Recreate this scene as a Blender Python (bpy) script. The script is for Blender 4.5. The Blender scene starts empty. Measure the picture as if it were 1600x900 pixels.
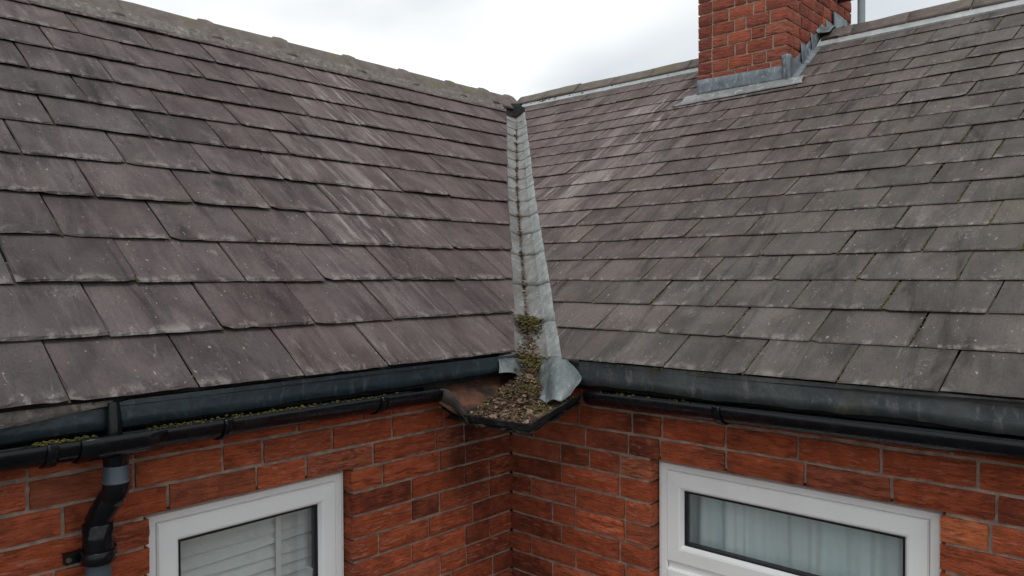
import bpy, bmesh, math, random
from mathutils import Vector, Matrix, noise
random.seed(11)
scene = bpy.context.scene
RND = random.Random(5)

# ------------------------------------------------------------------ camera
ZC = 2.75                                   # camera height above the yard
F_PX = 1191.13
yaw, pit, rol = math.radians(42.6147), math.radians(0.887), math.radians(-0.2902)
d_ = Vector((-math.sin(yaw), math.cos(yaw), 0)); r_ = Vector((math.cos(yaw), math.sin(yaw), 0)); u_ = Vector((0, 0, 1))
CAM = Vector((1.9683, -2.1297, ZC))
fw = d_ * math.cos(pit) - u_ * math.sin(pit); up0 = u_ * math.cos(pit) + d_ * math.sin(pit)
rt = r_ * math.cos(rol) + up0 * math.sin(rol); up = -r_ * math.sin(rol) + up0 * math.cos(rol)
cd = bpy.data.cameras.new('camera'); cam = bpy.data.objects.new('camera', cd); scene.collection.objects.link(cam)
cd.sensor_width = 36; cd.lens = 36 * F_PX / 1600; cd.clip_start = 0.05; cd.clip_end = 3000
cam.matrix_world = Matrix(((rt.x, up.x, -fw.x, CAM.x), (rt.y, up.y, -fw.y, CAM.y), (rt.z, up.z, -fw.z, CAM.z), (0, 0, 0, 1)))
scene.camera = cam

def px(P):                                  # where a point falls in the 1600 x 900 photograph (level of detail only)
    q = Vector(P) - CAM; z = q.dot(fw)
    if z < .05: return (-9999, -9999)
    return (800 + F_PX * q.dot(rt) / z, 450 - F_PX * q.dot(up) / z)
def inview(pts, m=12):
    ps = [px(p) for p in pts]
    xs = [p[0] for p in ps]; ys = [p[1] for p in ps]
    return max(xs) > -m and min(xs) < 1600 + m and max(ys) > -m and min(ys) < 900 + m and max(xs) > -5000 and min(xs) > -5000

# ------------------------------------------------------------------ world, sun, exposure
SUN_EL, SUN_AZ = math.radians(66), math.radians(145)
world = bpy.data.worlds.new('World'); scene.world = world; world.use_nodes = True
nt = world.node_tree; nt.nodes.clear()
def wn(t, **k):
    n = nt.nodes.new(t)
    for a, b in k.items(): setattr(n, a, b)
    return n
out = wn('ShaderNodeOutputWorld'); bg = wn('ShaderNodeBackground'); bg.inputs['Strength'].default_value = 0.1
sky = wn('ShaderNodeTexSky', sky_type='NISHITA', sun_disc=False, sun_elevation=SUN_EL, sun_rotation=SUN_AZ, air_density=1.0, dust_density=3.0, ozone_density=1.0)
tc = wn('ShaderNodeTexCoord'); mp = wn('ShaderNodeMapping')
mp.inputs['Location'].default_value = (0.35, 0.1, 0.62); mp.inputs['Scale'].default_value = (1.0, 1.0, 2.6)
nz = wn('ShaderNodeTexNoise'); nz.inputs['Scale'].default_value = 1.7; nz.inputs['Detail'].default_value = 4.5; nz.inputs['Roughness'].default_value = 0.42; nz.inputs['Distortion'].default_value = 0.35
cr = wn('ShaderNodeValToRGB')
cr.color_ramp.elements[0].position = 0.37; cr.color_ramp.elements[0].color = (5.9, 6.4, 6.75, 1)
cr.color_ramp.elements[1].position = 0.57; cr.color_ramp.elements[1].color = (11.2, 11.3, 11.3, 1)
mx = wn('ShaderNodeMix', data_type='RGBA'); mx.inputs['Factor'].default_value = 0.93
L_ = nt.links.new
L_(tc.outputs['Generated'], mp.inputs['Vector']); L_(mp.outputs['Vector'], nz.inputs['Vector']); L_(nz.outputs['Fac'], cr.inputs['Fac'])
L_(sky.outputs['Color'], mx.inputs['A']); L_(cr.outputs['Color'], mx.inputs['B']); L_(mx.outputs['Result'], bg.inputs['Color']); L_(bg.outputs['Background'], out.inputs['Surface'])
sd = bpy.data.lights.new('sun', 'SUN'); sd.energy = 1.2; sd.angle = math.radians(28); sd.color = (1, .97, .93)
sun = bpy.data.objects.new('sun', sd); scene.collection.objects.link(sun)
sv = Vector((math.sin(SUN_AZ) * math.cos(SUN_EL), math.cos(SUN_AZ) * math.cos(SUN_EL), math.sin(SUN_EL)))
sun.rotation_euler = (-sv).to_track_quat('-Z', 'Y').to_euler(); sun.location = (2, -4, 9)
vs = scene.view_settings; vs.view_transform = 'Standard'; vs.look = 'None'; vs.exposure = 0.15; vs.gamma = 1.0; vs.use_curve_mapping = False
scene.render.engine = 'CYCLES'

# ------------------------------------------------------------------ node helper
class M:
    def __init__(s, name):
        s.m = bpy.data.materials.new(name); s.m.use_nodes = True; s.t = s.m.node_tree
        s.b = s.t.nodes['Principled BSDF']; s.o = s.t.nodes['Material Output']
    def n(s, t, **k):
        n = s.t.nodes.new(t)
        for a, b in k.items(): setattr(n, a, b)
        return n
    def set(s, sock, v):
        if isinstance(v, bpy.types.NodeSocket): s.t.links.new(v, sock)
        elif isinstance(v, (tuple, list)) and len(v) == 3 and sock.type == 'RGBA': sock.default_value = (*v, 1)
        else: sock.default_value = v
    def math(s, op, a, b=0.0, clamp=False):
        n = s.n('ShaderNodeMath', operation=op, use_clamp=clamp); s.set(n.inputs[0], a); s.set(n.inputs[1], b); return n.outputs[0]
    def pos(s): return s.n('ShaderNodeNewGeometry').outputs['Position']
    def obj(s): return s.n('ShaderNodeTexCoord').outputs['Object']
    def sep(s, v):
        n = s.n('ShaderNodeSeparateXYZ'); s.set(n.inputs[0], v); return n.outputs
    def comb(s, x, y, z):
        n = s.n('ShaderNodeCombineXYZ')
        for i, v in enumerate((x, y, z)): s.set(n.inputs[i], v)
        return n.outputs[0]
    def noise(s, vec, scale, detail=4, rough=.55, dist=0, sc=None):
        if sc:
            mpn = s.n('ShaderNodeMapping'); s.set(mpn.inputs['Vector'], vec); mpn.inputs['Scale'].default_value = sc; vec = mpn.outputs[0]
        n = s.n('ShaderNodeTexNoise'); s.set(n.inputs['Vector'], vec); n.inputs['Scale'].default_value = scale
        n.inputs['Detail'].default_value = detail; n.inputs['Roughness'].default_value = rough; n.inputs['Distortion'].default_value = dist
        return n.outputs['Fac']
    def ramp(s, v, lo, hi, a=0.0, b=1.0):
        n = s.n('ShaderNodeMapRange', clamp=True, interpolation_type='SMOOTHSTEP'); s.set(n.inputs[0], v)
        for i, q in enumerate((lo, hi, a, b)): s.set(n.inputs[i + 1], q)
        return n.outputs[0]
    def mix(s, f, a, b, mode='MIX'):
        n = s.n('ShaderNodeMix', data_type='RGBA', blend_type=mode)
        s.set(n.inputs['Factor'], f); s.set(n.inputs['A'], a); s.set(n.inputs['B'], b); return n.outputs['Result']
    def ocol(s):
        oi = s.n('ShaderNodeObjectInfo'); sp = s.n('ShaderNodeSeparateColor'); s.t.links.new(oi.outputs['Color'], sp.inputs[0])
        return sp.outputs[0], sp.outputs[1], sp.outputs[2], oi.outputs['Random']
    def bump(s, h, dist, strength=1.0, prev=None):
        n = s.n('ShaderNodeBump'); n.inputs['Distance'].default_value = dist; n.inputs['Strength'].default_value = strength
        s.set(n.inputs['Height'], h)
        if prev is not None: s.set(n.inputs['Normal'], prev)
        return n.outputs[0]
    def fin(s, col, rough=.6, normal=None, spec=.5, metal=0.0):
        s.set(s.b.inputs['Base Color'], col); s.set(s.b.inputs['Roughness'], rough); s.b.inputs['Specular IOR Level'].default_value = spec
        s.b.inputs['Metallic'].default_value = metal
        if normal is not None: s.set(s.b.inputs['Normal'], normal)
        return s.m

def slate_material(name, along, grey, purple, seed):
    # object colour: r = heather tint, g = pale wash, b = own brightness
    m = M(name); P = m.pos(); x, y, z = m.sep(P); a = y if along == 'y' else x
    tint, wash, own, rnd = m.ocol()
    v2 = m.comb(m.math('ADD', a, seed), z, m.math('MULTIPLY', rnd, 1.2))     # grain differs slate by slate
    v1 = m.comb(m.math('ADD', a, seed), z, 0.0)                               # weather runs across slates
    big = m.noise(v1, 1.6, 3)
    tf = m.math('ADD', tint, m.math('MULTIPLY', m.math('SUBTRACT', big, .5), .6), clamp=True)
    col = m.mix(tf, grey, purple)
    cloud = m.noise(v2, 7, 5, .6, .4)
    col = m.mix(m.ramp(cloud, .28, .70), m.mix(.40, col, (.018, .018, .020)), m.mix(.16, col, (.20, .185, .18)))
    grime = m.noise(v1, 1.0, 5, .65, .7, (12, 3.6, 1))                        # dark rain stains down the slope
    col = m.mix(m.ramp(grime, .53, .70, 0, .65), col, (.018, .017, .018))
    streak = m.noise(v1, 1.0, 5, .62, .5, (30, 5.5, 1))
    soft = m.noise(v1, 1.0, 4, .6, .4, (9, 2.0, 1)); stk = m.math('MAXIMUM', m.ramp(streak, .50, .66), m.math('MULTIPLY', m.ramp(soft, .46, .66), .6))
    sf = m.math('MULTIPLY', stk, m.math('ADD', m.math('MULTIPLY', wash, .68), .0), clamp=True)
    col = m.mix(sf, col, (.34, .305, .295))
    rv = m.noise(v2, 1.0, 4, .6, .8, (38, 15, 1))                             # riven scuffs
    col = m.mix(m.ramp(rv, .64, .74, 0, .26), col, (.34, .31, .30))
    ob = m.sep(m.obj()); wear = m.math('MULTIPLY', m.ramp(ob[1], .0, .03, 1, 0), m.ramp(m.noise(v2, 22, 4, .65, .6), .50, .64)); col = m.mix(m.math('MULTIPLY', wear, .30), col, (.44, .40, .38))
    fl = m.noise(v2, 1.0, 5, .7, 2.2, (26, 20, 1)); fl2 = m.noise(v2, 9, 3); col = m.mix(m.math('MULTIPLY', m.math('MULTIPLY', m.ramp(m.math('ABSOLUTE', m.math('SUBTRACT', fl, .5)), .0, .018, 1, 0), m.ramp(fl2, .54, .68)), .32), col, (.42, .38, .36))
    sp = m.noise(v2, 95, 2, .5); col = m.mix(m.ramp(sp, .69, .75, 0, .5), col, (.40, .37, .34))
    sp2 = m.noise(v2, 170, 2, .6); col = m.mix(m.ramp(sp2, .30, .52, .28, 0), col, (.02, .02, .02))
    moss = m.noise(v1, 3.2, 5, .65); col = m.mix(m.ramp(moss, .54, .80, 0, .34), col, (.085, .080, .050))
    col = m.mix(1.0, col, m.comb(own, own, own), 'MULTIPLY')
    h1 = m.noise(v2, 1.0, 5, .62, .7, (17, 9, 1)); h2 = m.noise(v2, 120, 4, .6); h3 = m.noise(v2, 1.0, 3, .5, 1.2, (46, 13, 1))
    nb = m.bump(h1, .007, .55); nb = m.bump(h3, .0035, .5, nb); nb = m.bump(h2, .0012, .6, nb)
    return m.fin(col, m.ramp(cloud, .3, .7, .8, .64), nb, .14)

def brick_material(name, base, dark, pale, mortar_smear):
    m = M(name); O = m.obj(); P = m.pos(); tint, dk, own, rnd = m.ocol()
    x, y, z = m.sep(O); v = m.comb(x, m.math('ADD', y, m.math('MULTIPLY', rnd, 9.0)), z)
    n1 = m.noise(v, 1.0, 5, .65, 1.0, (14, 14, 62)); n2 = m.noise(v, 24, 5, .6); n3 = m.noise(v, 1.0, 4, .6, .6, (22, 22, 130))
    big = m.noise(P, 2.4, 4, .6)
    col = m.mix(tint, base, (.55, .155, .06))
    col = m.mix(m.ramp(rnd, .6, 1.0, 0, .4), col, (.34, .135, .09))
    col = m.mix(m.ramp(n2, .35, .7, 0, .6), col, m.mix(.55, col, dark))
    col = m.mix(m.math('MULTIPLY', m.ramp(n1, .49, .62), m.ramp(m.math('FRACT', m.math('MULTIPLY', rnd, 7.3)), 0, 1, .25, .95)), col, m.mix(.66, col, dark))
    col = m.mix(m.math('MULTIPLY', dk, m.ramp(n2, .3, .6, .55, 1.0)), col, dark)
    col = m.mix(m.ramp(big, .52, .68, 0, .8), col, m.mix(.35, dark, (.03, .022, .02)))
    col = m.mix(m.math('MULTIPLY', m.ramp(n3, .53, .66), m.ramp(m.math('FRACT', m.math('MULTIPLY', rnd, 13.7)), 0, 1, .1, .75)), col, pale)
    w = m.noise(P, 1.0, 5, .7, .5, (20, 20, 48)); col = m.mix(m.ramp(w, .66, .76, 0, mortar_smear), col, (.50, .40, .36))
    sp = m.noise(v, 170, 2); col = m.mix(m.ramp(sp, .66, .74, 0, .6), col, (.05, .02, .015))
    col = m.mix(1.0, col, m.comb(own, own, own), 'MULTIPLY')
    nb = m.bump(n1, .014, .9); nb = m.bump(n3, .006, .8, nb); nb = m.bump(m.noise(v, 140, 3), .0012, .7, nb)
    return m.fin(col, .86, nb, .15)

def rough_material(name, a, b, scale, dist=.003, rough=.85, spec=.3, c=None, csc=6, clo=.55, chi=.7, cf=.6):
    m = M(name); P = m.pos(); n1 = m.noise(P, scale, 6, .65, .4); col = m.mix(m.ramp(n1, .32, .68), a, b)
    if c: col = m.mix(m.ramp(m.noise(P, csc, 5, .65, .3), clo, chi, 0, cf), col, c)
    return m.fin(col, rough, m.bump(m.noise(P, scale * 3, 5, .65), dist, .8), spec)

def lead_material(name, a, b, pale, stain, rough=.5, metal=.35):
    m = M(name); P = m.pos(); x, y, z = m.sep(P)
    n1 = m.noise(P, 9, 6, .65, .6); n2 = m.noise(P, 1.0, 6, .7, .9, (30, 30, 14)); n3 = m.noise(P, 60, 4, .6)
    col = m.mix(m.ramp(n1, .32, .68), a, b)
    col = m.mix(m.ramp(n2, .52, .68, 0, .75), col, pale)
    col = m.mix(m.ramp(m.noise(P, 7, 5, .7, .4), .55, .74, 0, .7), col, stain)
    col = m.mix(m.ramp(n3, .62, .75, 0, .35), col, (.05, .05, .05))
    nb = m.bump(m.noise(P, 16, 5, .6, 1.2), .006, .45); nb = m.bump(n3, .0012, .6, nb)
    return m.fin(col, m.ramp(n1, .3, .7, rough + .1, rough - .08), nb, .5, metal)

MAT = {}
MAT['slate_l'] = slate_material('heather_slate', 'y', (.064, .055, .055), (.100, .067, .065), 3.0)
MAT['slate_r'] = slate_material('grey_slate', 'x', (.088, .076, .067), (.126, .088, .083), 17.0)
MAT['brick'] = brick_material('rustic_red_brick', (.46, .102, .042), (.095, .027, .019), (.50, .20, .135), .4)
MAT['cbrick'] = brick_material('chimney_brick', (.31, .088, .058), (.15, .043, .032), (.40, .16, .12), .12)
MAT['mortar'] = rough_material('mortar', (.40, .31, .245), (.22, .165, .13), 26, .004, c=(.12, .10, .085), csc=5, clo=.52, chi=.70)
MAT['cmortar'] = rough_material('chimney_mortar', (.44, .36, .28), (.32, .25, .19), 26, .004)
MAT['bed'] = rough_material('ridge_bedding', (.20, .18, .16), (.115, .103, .095), 34, .008, c=(.40, .37, .33), csc=30, clo=.56, chi=.64, cf=.45)
MAT['bed_lead'] = lead_material('ridge_flashing_lead', (.38, .40, .40), (.29, .31, .32), (.50, .51, .50), (.13, .14, .06), .55, .1)
MAT['ridge'] = rough_material('ridge_clay', (.100, .083, .075), (.150, .128, .115), 14, .004, c=(.115, .108, .045), csc=4.5, clo=.50, chi=.72, cf=.75)
MAT['lead'] = lead_material('weathered_lead', (.16, .165, .168), (.25, .258, .258), (.46, .47, .465), (.13, .115, .085), .52, .25)
def valley_material():
    m = M('valley_lead'); P = m.pos(); at = m.n('ShaderNodeAttribute'); at.attribute_name = 'cross'; c = at.outputs['Fac']
    n1 = m.noise(P, 8, 6, .65, .6); n2 = m.noise(P, 34, 5, .65, .5); n3 = m.noise(P, 110, 3, .6)
    col = m.mix(m.ramp(n1, .34, .66), (.145, .145, .138), (.25, .252, .246))
    col = m.mix(m.ramp(n2, .54, .68, 0, .5), col, (.46, .47, .46))
    col = m.mix(m.ramp(m.noise(P, 5, 5, .7, .5), .47, .68, 0, .75), col, (.115, .10, .076))
    strip = m.ramp(c, .60, .66); col = m.mix(m.math('MULTIPLY', strip, .6), col, m.mix(m.ramp(n2, .4, .62), (.25, .285, .285), (.42, .455, .445)))
    d = m.math('ABSOLUTE', m.math('ADD', c, m.math('MULTIPLY', m.math('SUBTRACT', n2, .5), .25)))
    rust = m.math('MULTIPLY', m.ramp(d, .0, .20, 1, 0), m.ramp(m.noise(P, 19, 4, .65), .45, .58)); col = m.mix(m.math('MULTIPLY', rust, .85), col, (.085, .052, .032))
    col = m.mix(m.ramp(n3, .62, .75, 0, .4), col, (.06, .055, .05))
    nb = m.bump(m.noise(P, 14, 4, .6, .8), .004, .5); nb = m.bump(n3, .001, .6, nb)
    return m.fin(col, m.ramp(n1, .3, .7, .58, .44), nb, .5, .2)
MAT['valley'] = valley_material()
MAT['lead_chim'] = lead_material('blue_lead', (.085, .105, .125), (.17, .20, .22), (.31, .34, .355), (.12, .115, .09), .5, .3)
MAT['lead_drip'] = lead_material('eaves_lead', (.075, .093, .096), (.145, .168, .17), (.31, .335, .33), (.07, .066, .040), .45, .25)
MAT['apron_l'] = lead_material('dark_blue_apron', (.016, .028, .037), (.030, .050, .062), (.075, .105, .118), (.018, .02, .018), .36, .05)
MAT['apron_r'] = lead_material('dark_grey_apron', (.034, .041, .047), (.072, .081, .083), (.14, .145, .138), (.075, .073, .038), .42, .05)
def plastic(name, col, rough, dust):
    m = M(name); P = m.pos(); n = m.noise(P, 22, 5, .65, .4)
    c = m.mix(m.ramp(n, .5, .75, 0, .6), col, dust); return m.fin(c, m.ramp(n, .3, .7, rough, rough + .22), m.bump(m.noise(P, 70, 3), .0008, .5), .28)
MAT['black'] = plastic('black_plastic', (.004, .0052, .0072), .13, (.012, .013, .014))
MAT['pipe'] = plastic('slate_blue_pipe', (.065, .085, .105), .26, (.11, .135, .15))
MAT['tray'] = plastic('tray_metal', (.012, .013, .015), .3, (.09, .09, .088))
MAT['zinc'] = plastic('crumpled_zinc', (.06, .055, .05), .45, (.20, .17, .135))
MAT['felt'] = rough_material('black_felt_void', (.004, .004, .0045), (.009, .009, .009), 30)  # felt blackened so the hole's deep shade sits in its colour
MAT['deck'] = rough_material('roof_battens', (.03, .026, .022), (.05, .045, .04), 20)
MAT['timber'] = rough_material('painted_fascia', (.012, .012, .013), (.03, .03, .03), 18)
MAT['soil'] = rough_material('gutter_silt', (.04, .03, .02), (.09, .068, .045), 60, .01, c=(.07, .075, .015), csc=30, clo=.5, chi=.6)
MAT['ground'] = rough_material('yard_paving', (.085, .082, .078), (.06, .058, .055), 2.5)
MAT['inside'] = rough_material('room_paint', (.46, .45, .42), (.40, .385, .36), 3)
MAT['rust'] = rough_material('rotten_clay', (.13, .055, .03), (.045, .026, .018), 24, .01, c=(.012, .011, .010), csc=11, clo=.46, chi=.62, cf=.9)
def pvc():
    m = M('white_pvc'); P = m.pos(); n = m.noise(P, 5, 5, .65); c = m.mix(m.ramp(n, .45, .75, 0, .5), (.84, .86, .855), (.73, .74, .72))
    c = m.mix(m.ramp(m.noise(P, 60, 4, .7), .64, .75, 0, .25), c, (.35, .34, .31)); return m.fin(c, .34, None, .5)
MAT['pvc'] = pvc()
MAT['seal'] = plastic('caulk', (.62, .62, .59), .6, (.38, .37, .34))
MAT['gasket'] = plastic('black_gasket', (.012, .013, .018), .4, (.03, .03, .035))
def fabric():
    m = M('curtain_cloth'); P = m.pos(); n = m.noise(P, 1.0, 4, .6, .3, (9, 9, 3)); w = m.noise(P, 420, 2)
    c = m.mix(n, (.60, .70, .715), (.80, .87, .875)); c = m.mix(m.ramp(w, .4, .7, 0, .2), c, (.55, .64, .63)); return m.fin(c, .9, m.bump(w, .0006, .5), .1)
MAT['curtain'] = fabric()
MAT['blind'] = plastic('blind_slat', (.78, .80, .79), .4, (.66, .68, .67))
def glass():
    m = M('window_glass'); t = m.t; t.nodes.remove(m.b)
    tr = m.n('ShaderNodeBsdfTransparent'); tr.inputs[0].default_value = (.90, .94, .935, 1); g = m.n('ShaderNodeBsdfGlossy'); g.inputs['Roughness'].default_value = .02
    P = m.pos(); nb = m.bump(m.noise(P, 2.2, 2), .004, .12); m.set(g.inputs['Normal'], nb)
    fr = m.n('ShaderNodeFresnel'); fr.inputs['IOR'].default_value = 1.5
    df = m.n('ShaderNodeBsdfDiffuse'); df.inputs[0].default_value = (.5, .52, .5, 1)  # pale diffuse layer paints a reflection-like haze onto the pane
    a = m.n('ShaderNodeMixShader'); m.set(a.inputs[0], m.ramp(m.noise(P, 7, 6, .7), .40, .8, .05, .16)); m.set(a.inputs[1], tr.outputs[0]); m.set(a.inputs[2], df.outputs[0])
    b = m.n('ShaderNodeMixShader'); m.set(b.inputs[0], m.math('MULTIPLY', fr.outputs[0], 1.15)); m.set(b.inputs[1], a.outputs[0]); m.set(b.inputs[2], g.outputs[0])
    m.set(m.o.inputs['Surface'], b.outputs[0]); return m.m
MAT['glass'] = glass()
def mossmat():
    m = M('moss'); P = m.pos(); n = m.noise(P, 18, 4, .6); k = m.noise(P, 160, 3, .6)
    c = m.mix(m.ramp(n, .35, .65), (.050, .052, .012), (.115, .102, .026)); c = m.mix(m.ramp(k, .4, .7, 0, .7), c, (.035, .03, .012))
    return m.fin(c, .95, m.bump(k, .004, .8), .15)
MAT['moss'] = mossmat()
def littermat():
    m = M('dead_leaves'); at = m.n('ShaderNodeAttribute'); at.attribute_name = 'hue'; P = m.pos(); n = m.noise(P, 120, 3)
    h = at.outputs['Fac']; c = m.mix(h, (.055, .032, .018), (.30, .205, .15)); c = m.mix(m.ramp(h, .86, .93), c, (.56, .50, .42))
    c = m.mix(m.ramp(n, .4, .7, 0, .5), c, m.mix(.5, c, (.02, .015, .01))); return m.fin(c, .85, None, .2)
MAT['litter'] = littermat()
MAT['steel'] = plastic('galvanised_mast', (.27, .32, .34), .4, (.38, .42, .43))

# ------------------------------------------------------------------ mesh helpers
COL = scene.collection
def link(name, me, mat=None, parent=None):
    o = bpy.data.objects.new(name, me); COL.objects.link(o)
    if mat is not None and me is not None and not me.materials: me.materials.append(MAT[mat])
    if parent is not None: o.parent = parent; o.matrix_parent_inverse = PINV.get(parent.name, Matrix())
    return o
PINV = {}
def empty(name, loc=(0, 0, 0)):
    o = bpy.data.objects.new(name, None); COL.objects.link(o); o.location = loc; o.empty_display_size = .1
    PINV[o.name] = Matrix.Translation(-Vector(loc)); return o
def tag(o, label=None, cat=None, group=None, kind=None):
    for k, v in (('label', label), ('category', cat), ('group', group), ('kind', kind)):
        if v: o[k] = v
    return o
def smooth(me, ang=None):
    for p in me.polygons: p.use_smooth = True
    if ang:
        try: me.set_sharp_from_angle(angle=math.radians(ang))
        except Exception: pass
class MB:
    def __init__(s): s.v = []; s.f = []; s.h = []
    def add(s, vs, fs, hue=None):
        k = len(s.v); s.v += [tuple(q) for q in vs]; s.f += [tuple(i + k for i in f) for f in fs]
        if hue is not None: s.h += [hue] * len(fs)
    def quad(s, *p): s.add(p, [tuple(range(len(p)))])
    def box(s, lo, hi):
        (a, b, c), (A, B, C) = lo, hi
        s.add([(a, b, c), (A, b, c), (A, B, c), (a, B, c), (a, b, C), (A, b, C), (A, B, C), (a, B, C)],
              [(0, 3, 2, 1), (4, 5, 6, 7), (0, 1, 5, 4), (1, 2, 6, 5), (2, 3, 7, 6), (3, 0, 4, 7)])
    def grid(s, rows):
        n = len(rows[0]); s.add([p for r in rows for p in r], [(i * n + j, i * n + j + 1, (i + 1) * n + j + 1, (i + 1) * n + j) for i in range(len(rows) - 1) for j in range(n - 1)])
    def tube(s, path, rad, seg=16, cap=True):
        path = [Vector(p) for p in path]; rings = []; prev = None
        for i, p in enumerate(path):
            t = (path[min(i + 1, len(path) - 1)] - path[max(i - 1, 0)]).normalized()
            if prev is None: a = t.orthogonal().normalized()
            else: a = (prev - t * prev.dot(t)).normalized()
            prev = a; b = t.cross(a); r = rad[i] if isinstance(rad, (list, tuple)) else rad
            rings.append([p + (a * math.cos(2 * math.pi * k / seg) + b * math.sin(2 * math.pi * k / seg)) * r for k in range(seg)])
        fs = [(i * seg + k, i * seg + (k + 1) % seg, (i + 1) * seg + (k + 1) % seg, (i + 1) * seg + k) for i in range(len(path) - 1) for k in range(seg)]
        if cap: fs += [tuple(range(seg))[::-1], tuple((len(path) - 1) * seg + k for k in range(seg))]
        s.add([p for r in rings for p in r], fs)
    def mesh(s, name):
        me = bpy.data.meshes.new(name); me.from_pydata(s.v, [], s.f); me.update()
        if s.h:
            at = me.attributes.new('hue', 'FLOAT', 'FACE'); at.data.foreach_set('value', s.h)
        return me
    def build(s, name, mat, parent=None, sm=None, normals=True):
        me = s.mesh(name)
        if normals:
            bm = bmesh.new(); bm.from_mesh(me); bmesh.ops.recalc_face_normals(bm, faces=bm.faces); bm.to_mesh(me); bm.free()
        if sm: smooth(me, sm)
        return link(name, me, mat, parent)
def solid(o, t, off=-1):
    md = o.modifiers.new('thickness', 'SOLIDIFY'); md.thickness = t; md.offset = off; return o
def nz3(p, s=1.0, o=0.0): return noise.noise(Vector((p[0] * s + o, p[1] * s - o, p[2] * s + 2 * o)))
def lerp(a, b, t): return a + (b - a) * t
def Z(x, y, z): return Vector((x, y, ZC + z))
def interp(tab, s):
    if s <= tab[0][0]: (a, b) = tab[0], tab[1]
    elif s >= tab[-1][0]: (a, b) = tab[-2], tab[-1]
    else:
        for a, b in zip(tab, tab[1:]):
            if a[0] <= s <= b[0]: break
    t = (s - a[0]) / (b[0] - a[0]); return a[1] + (b[1] - a[1]) * t

# ------------------------------------------------------------------ main dimensions
OV = .0795; ZE = ZC - .2933; XL = 2.005; YR = 2.2312; ZA = ZC + 1.318; ZR = ZC + 1.3682   # overhang, eaves, ridges, apex, ridge top
TL = (ZA - ZE) / (XL + OV); TR = (ZA - ZE) / (YR + OV)
cL, sL = 1 / math.hypot(1, TL), TL / math.hypot(1, TL); cR, sR = 1 / math.hypot(1, TR), TR / math.hypot(1, TR)
LEN_L = (XL + OV) / cL; LEN_R = (YR + OV) / cR
END = 3.0
FL = Matrix(((0, -cL, sL, OV), (1, 0, 0, 0), (0, sL, cL, ZE), (0, 0, 0, 1)))       # slope frames: u along eaves, v up slope, n out
FR = Matrix(((1, 0, 0, 0), (0, cR, -sR, -OV), (0, sR, cR, ZE), (0, 0, 0, 1)))
edgeL = [(0, -.078), (.397, .258), (1.236, .945), (2.382, 1.910), (2.64, 2.12)]        # left lip of the open valley: y at slope distance s
edgeR = [(0, .318), (.626, -.183), (1.212, -.655), (2.60, -1.738), (2.82, -1.905)]     # right lip: x at slope distance s
PL = lambda u, v, n=0: FL @ Vector((u, v, n)); PR = lambda u, v, n=0: FR @ Vector((u, v, n))

# ------------------------------------------------------------------ ground
g = MB(); g.quad((-900, -900, 0), (900, -900, 0), (900, 900, 0), (-900, 900, 0)); tag(g.build('ground', 'ground'), kind='structure')

house = empty('brick_house'); tag(house, 'red brick house with two slate roof slopes meeting in a lead valley', 'house')

# ------------------------------------------------------------------ roofs: deck, slates
def roof_deck(F, s_len, edge, sign, back):
    m = MB(); n = 12; a = []; b = []
    for i in range(n + 1):
        v = s_len * i / n; e = interp(edge, v) - sign * .02
        a.append(F @ Vector((sign * -END if sign > 0 else END, v, -.012))); b.append(F @ Vector((e, v, -.012)))
    m.grid([a, b])
    for q in back: m.quad(*q)
    return m
OX, OY = -2 * XL - OV, 2 * YR + OV
dl = roof_deck(FL, LEN_L, edgeL, 1, [((-XL, -END, ZA), (-XL, YR, ZA), (OX, OY, ZE), (OX, -END, ZE))])
dl.quad((OV, -END, ZE), (-XL, -END, ZA), (OX, -END, ZE)); dl.quad((0, -END, ZE), (OX, -END, ZE), (OX, -END, 0), (0, -END, 0)); dl.quad((OX, -END, ZE), (OX, OY, ZE), (OX, OY, 0), (OX, -END, 0))
roofL = dl.build('roof', 'deck', house, normals=False); roofL['label'] = 'left roof slope of large heather grey slates'
dr = roof_deck(FR, LEN_R, edgeR, -1, [((-XL, YR, ZA), (END, YR, ZA), (END, OY, ZE), (OX, OY, ZE))])
dr.quad((END, -OV, ZE), (END, YR, ZA), (END, OY, ZE)); dr.quad((END, 0, ZE), (END, OY, ZE), (END, OY, 0), (END, 0, 0)); dr.quad((OX, OY, ZE), (END, OY, ZE), (END, OY, 0), (OX, OY, 0))
roofR = dr.build('roof', 'deck', house, normals=False); roofR['label'] = 'right roof slope of narrow grey slate courses'

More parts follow.
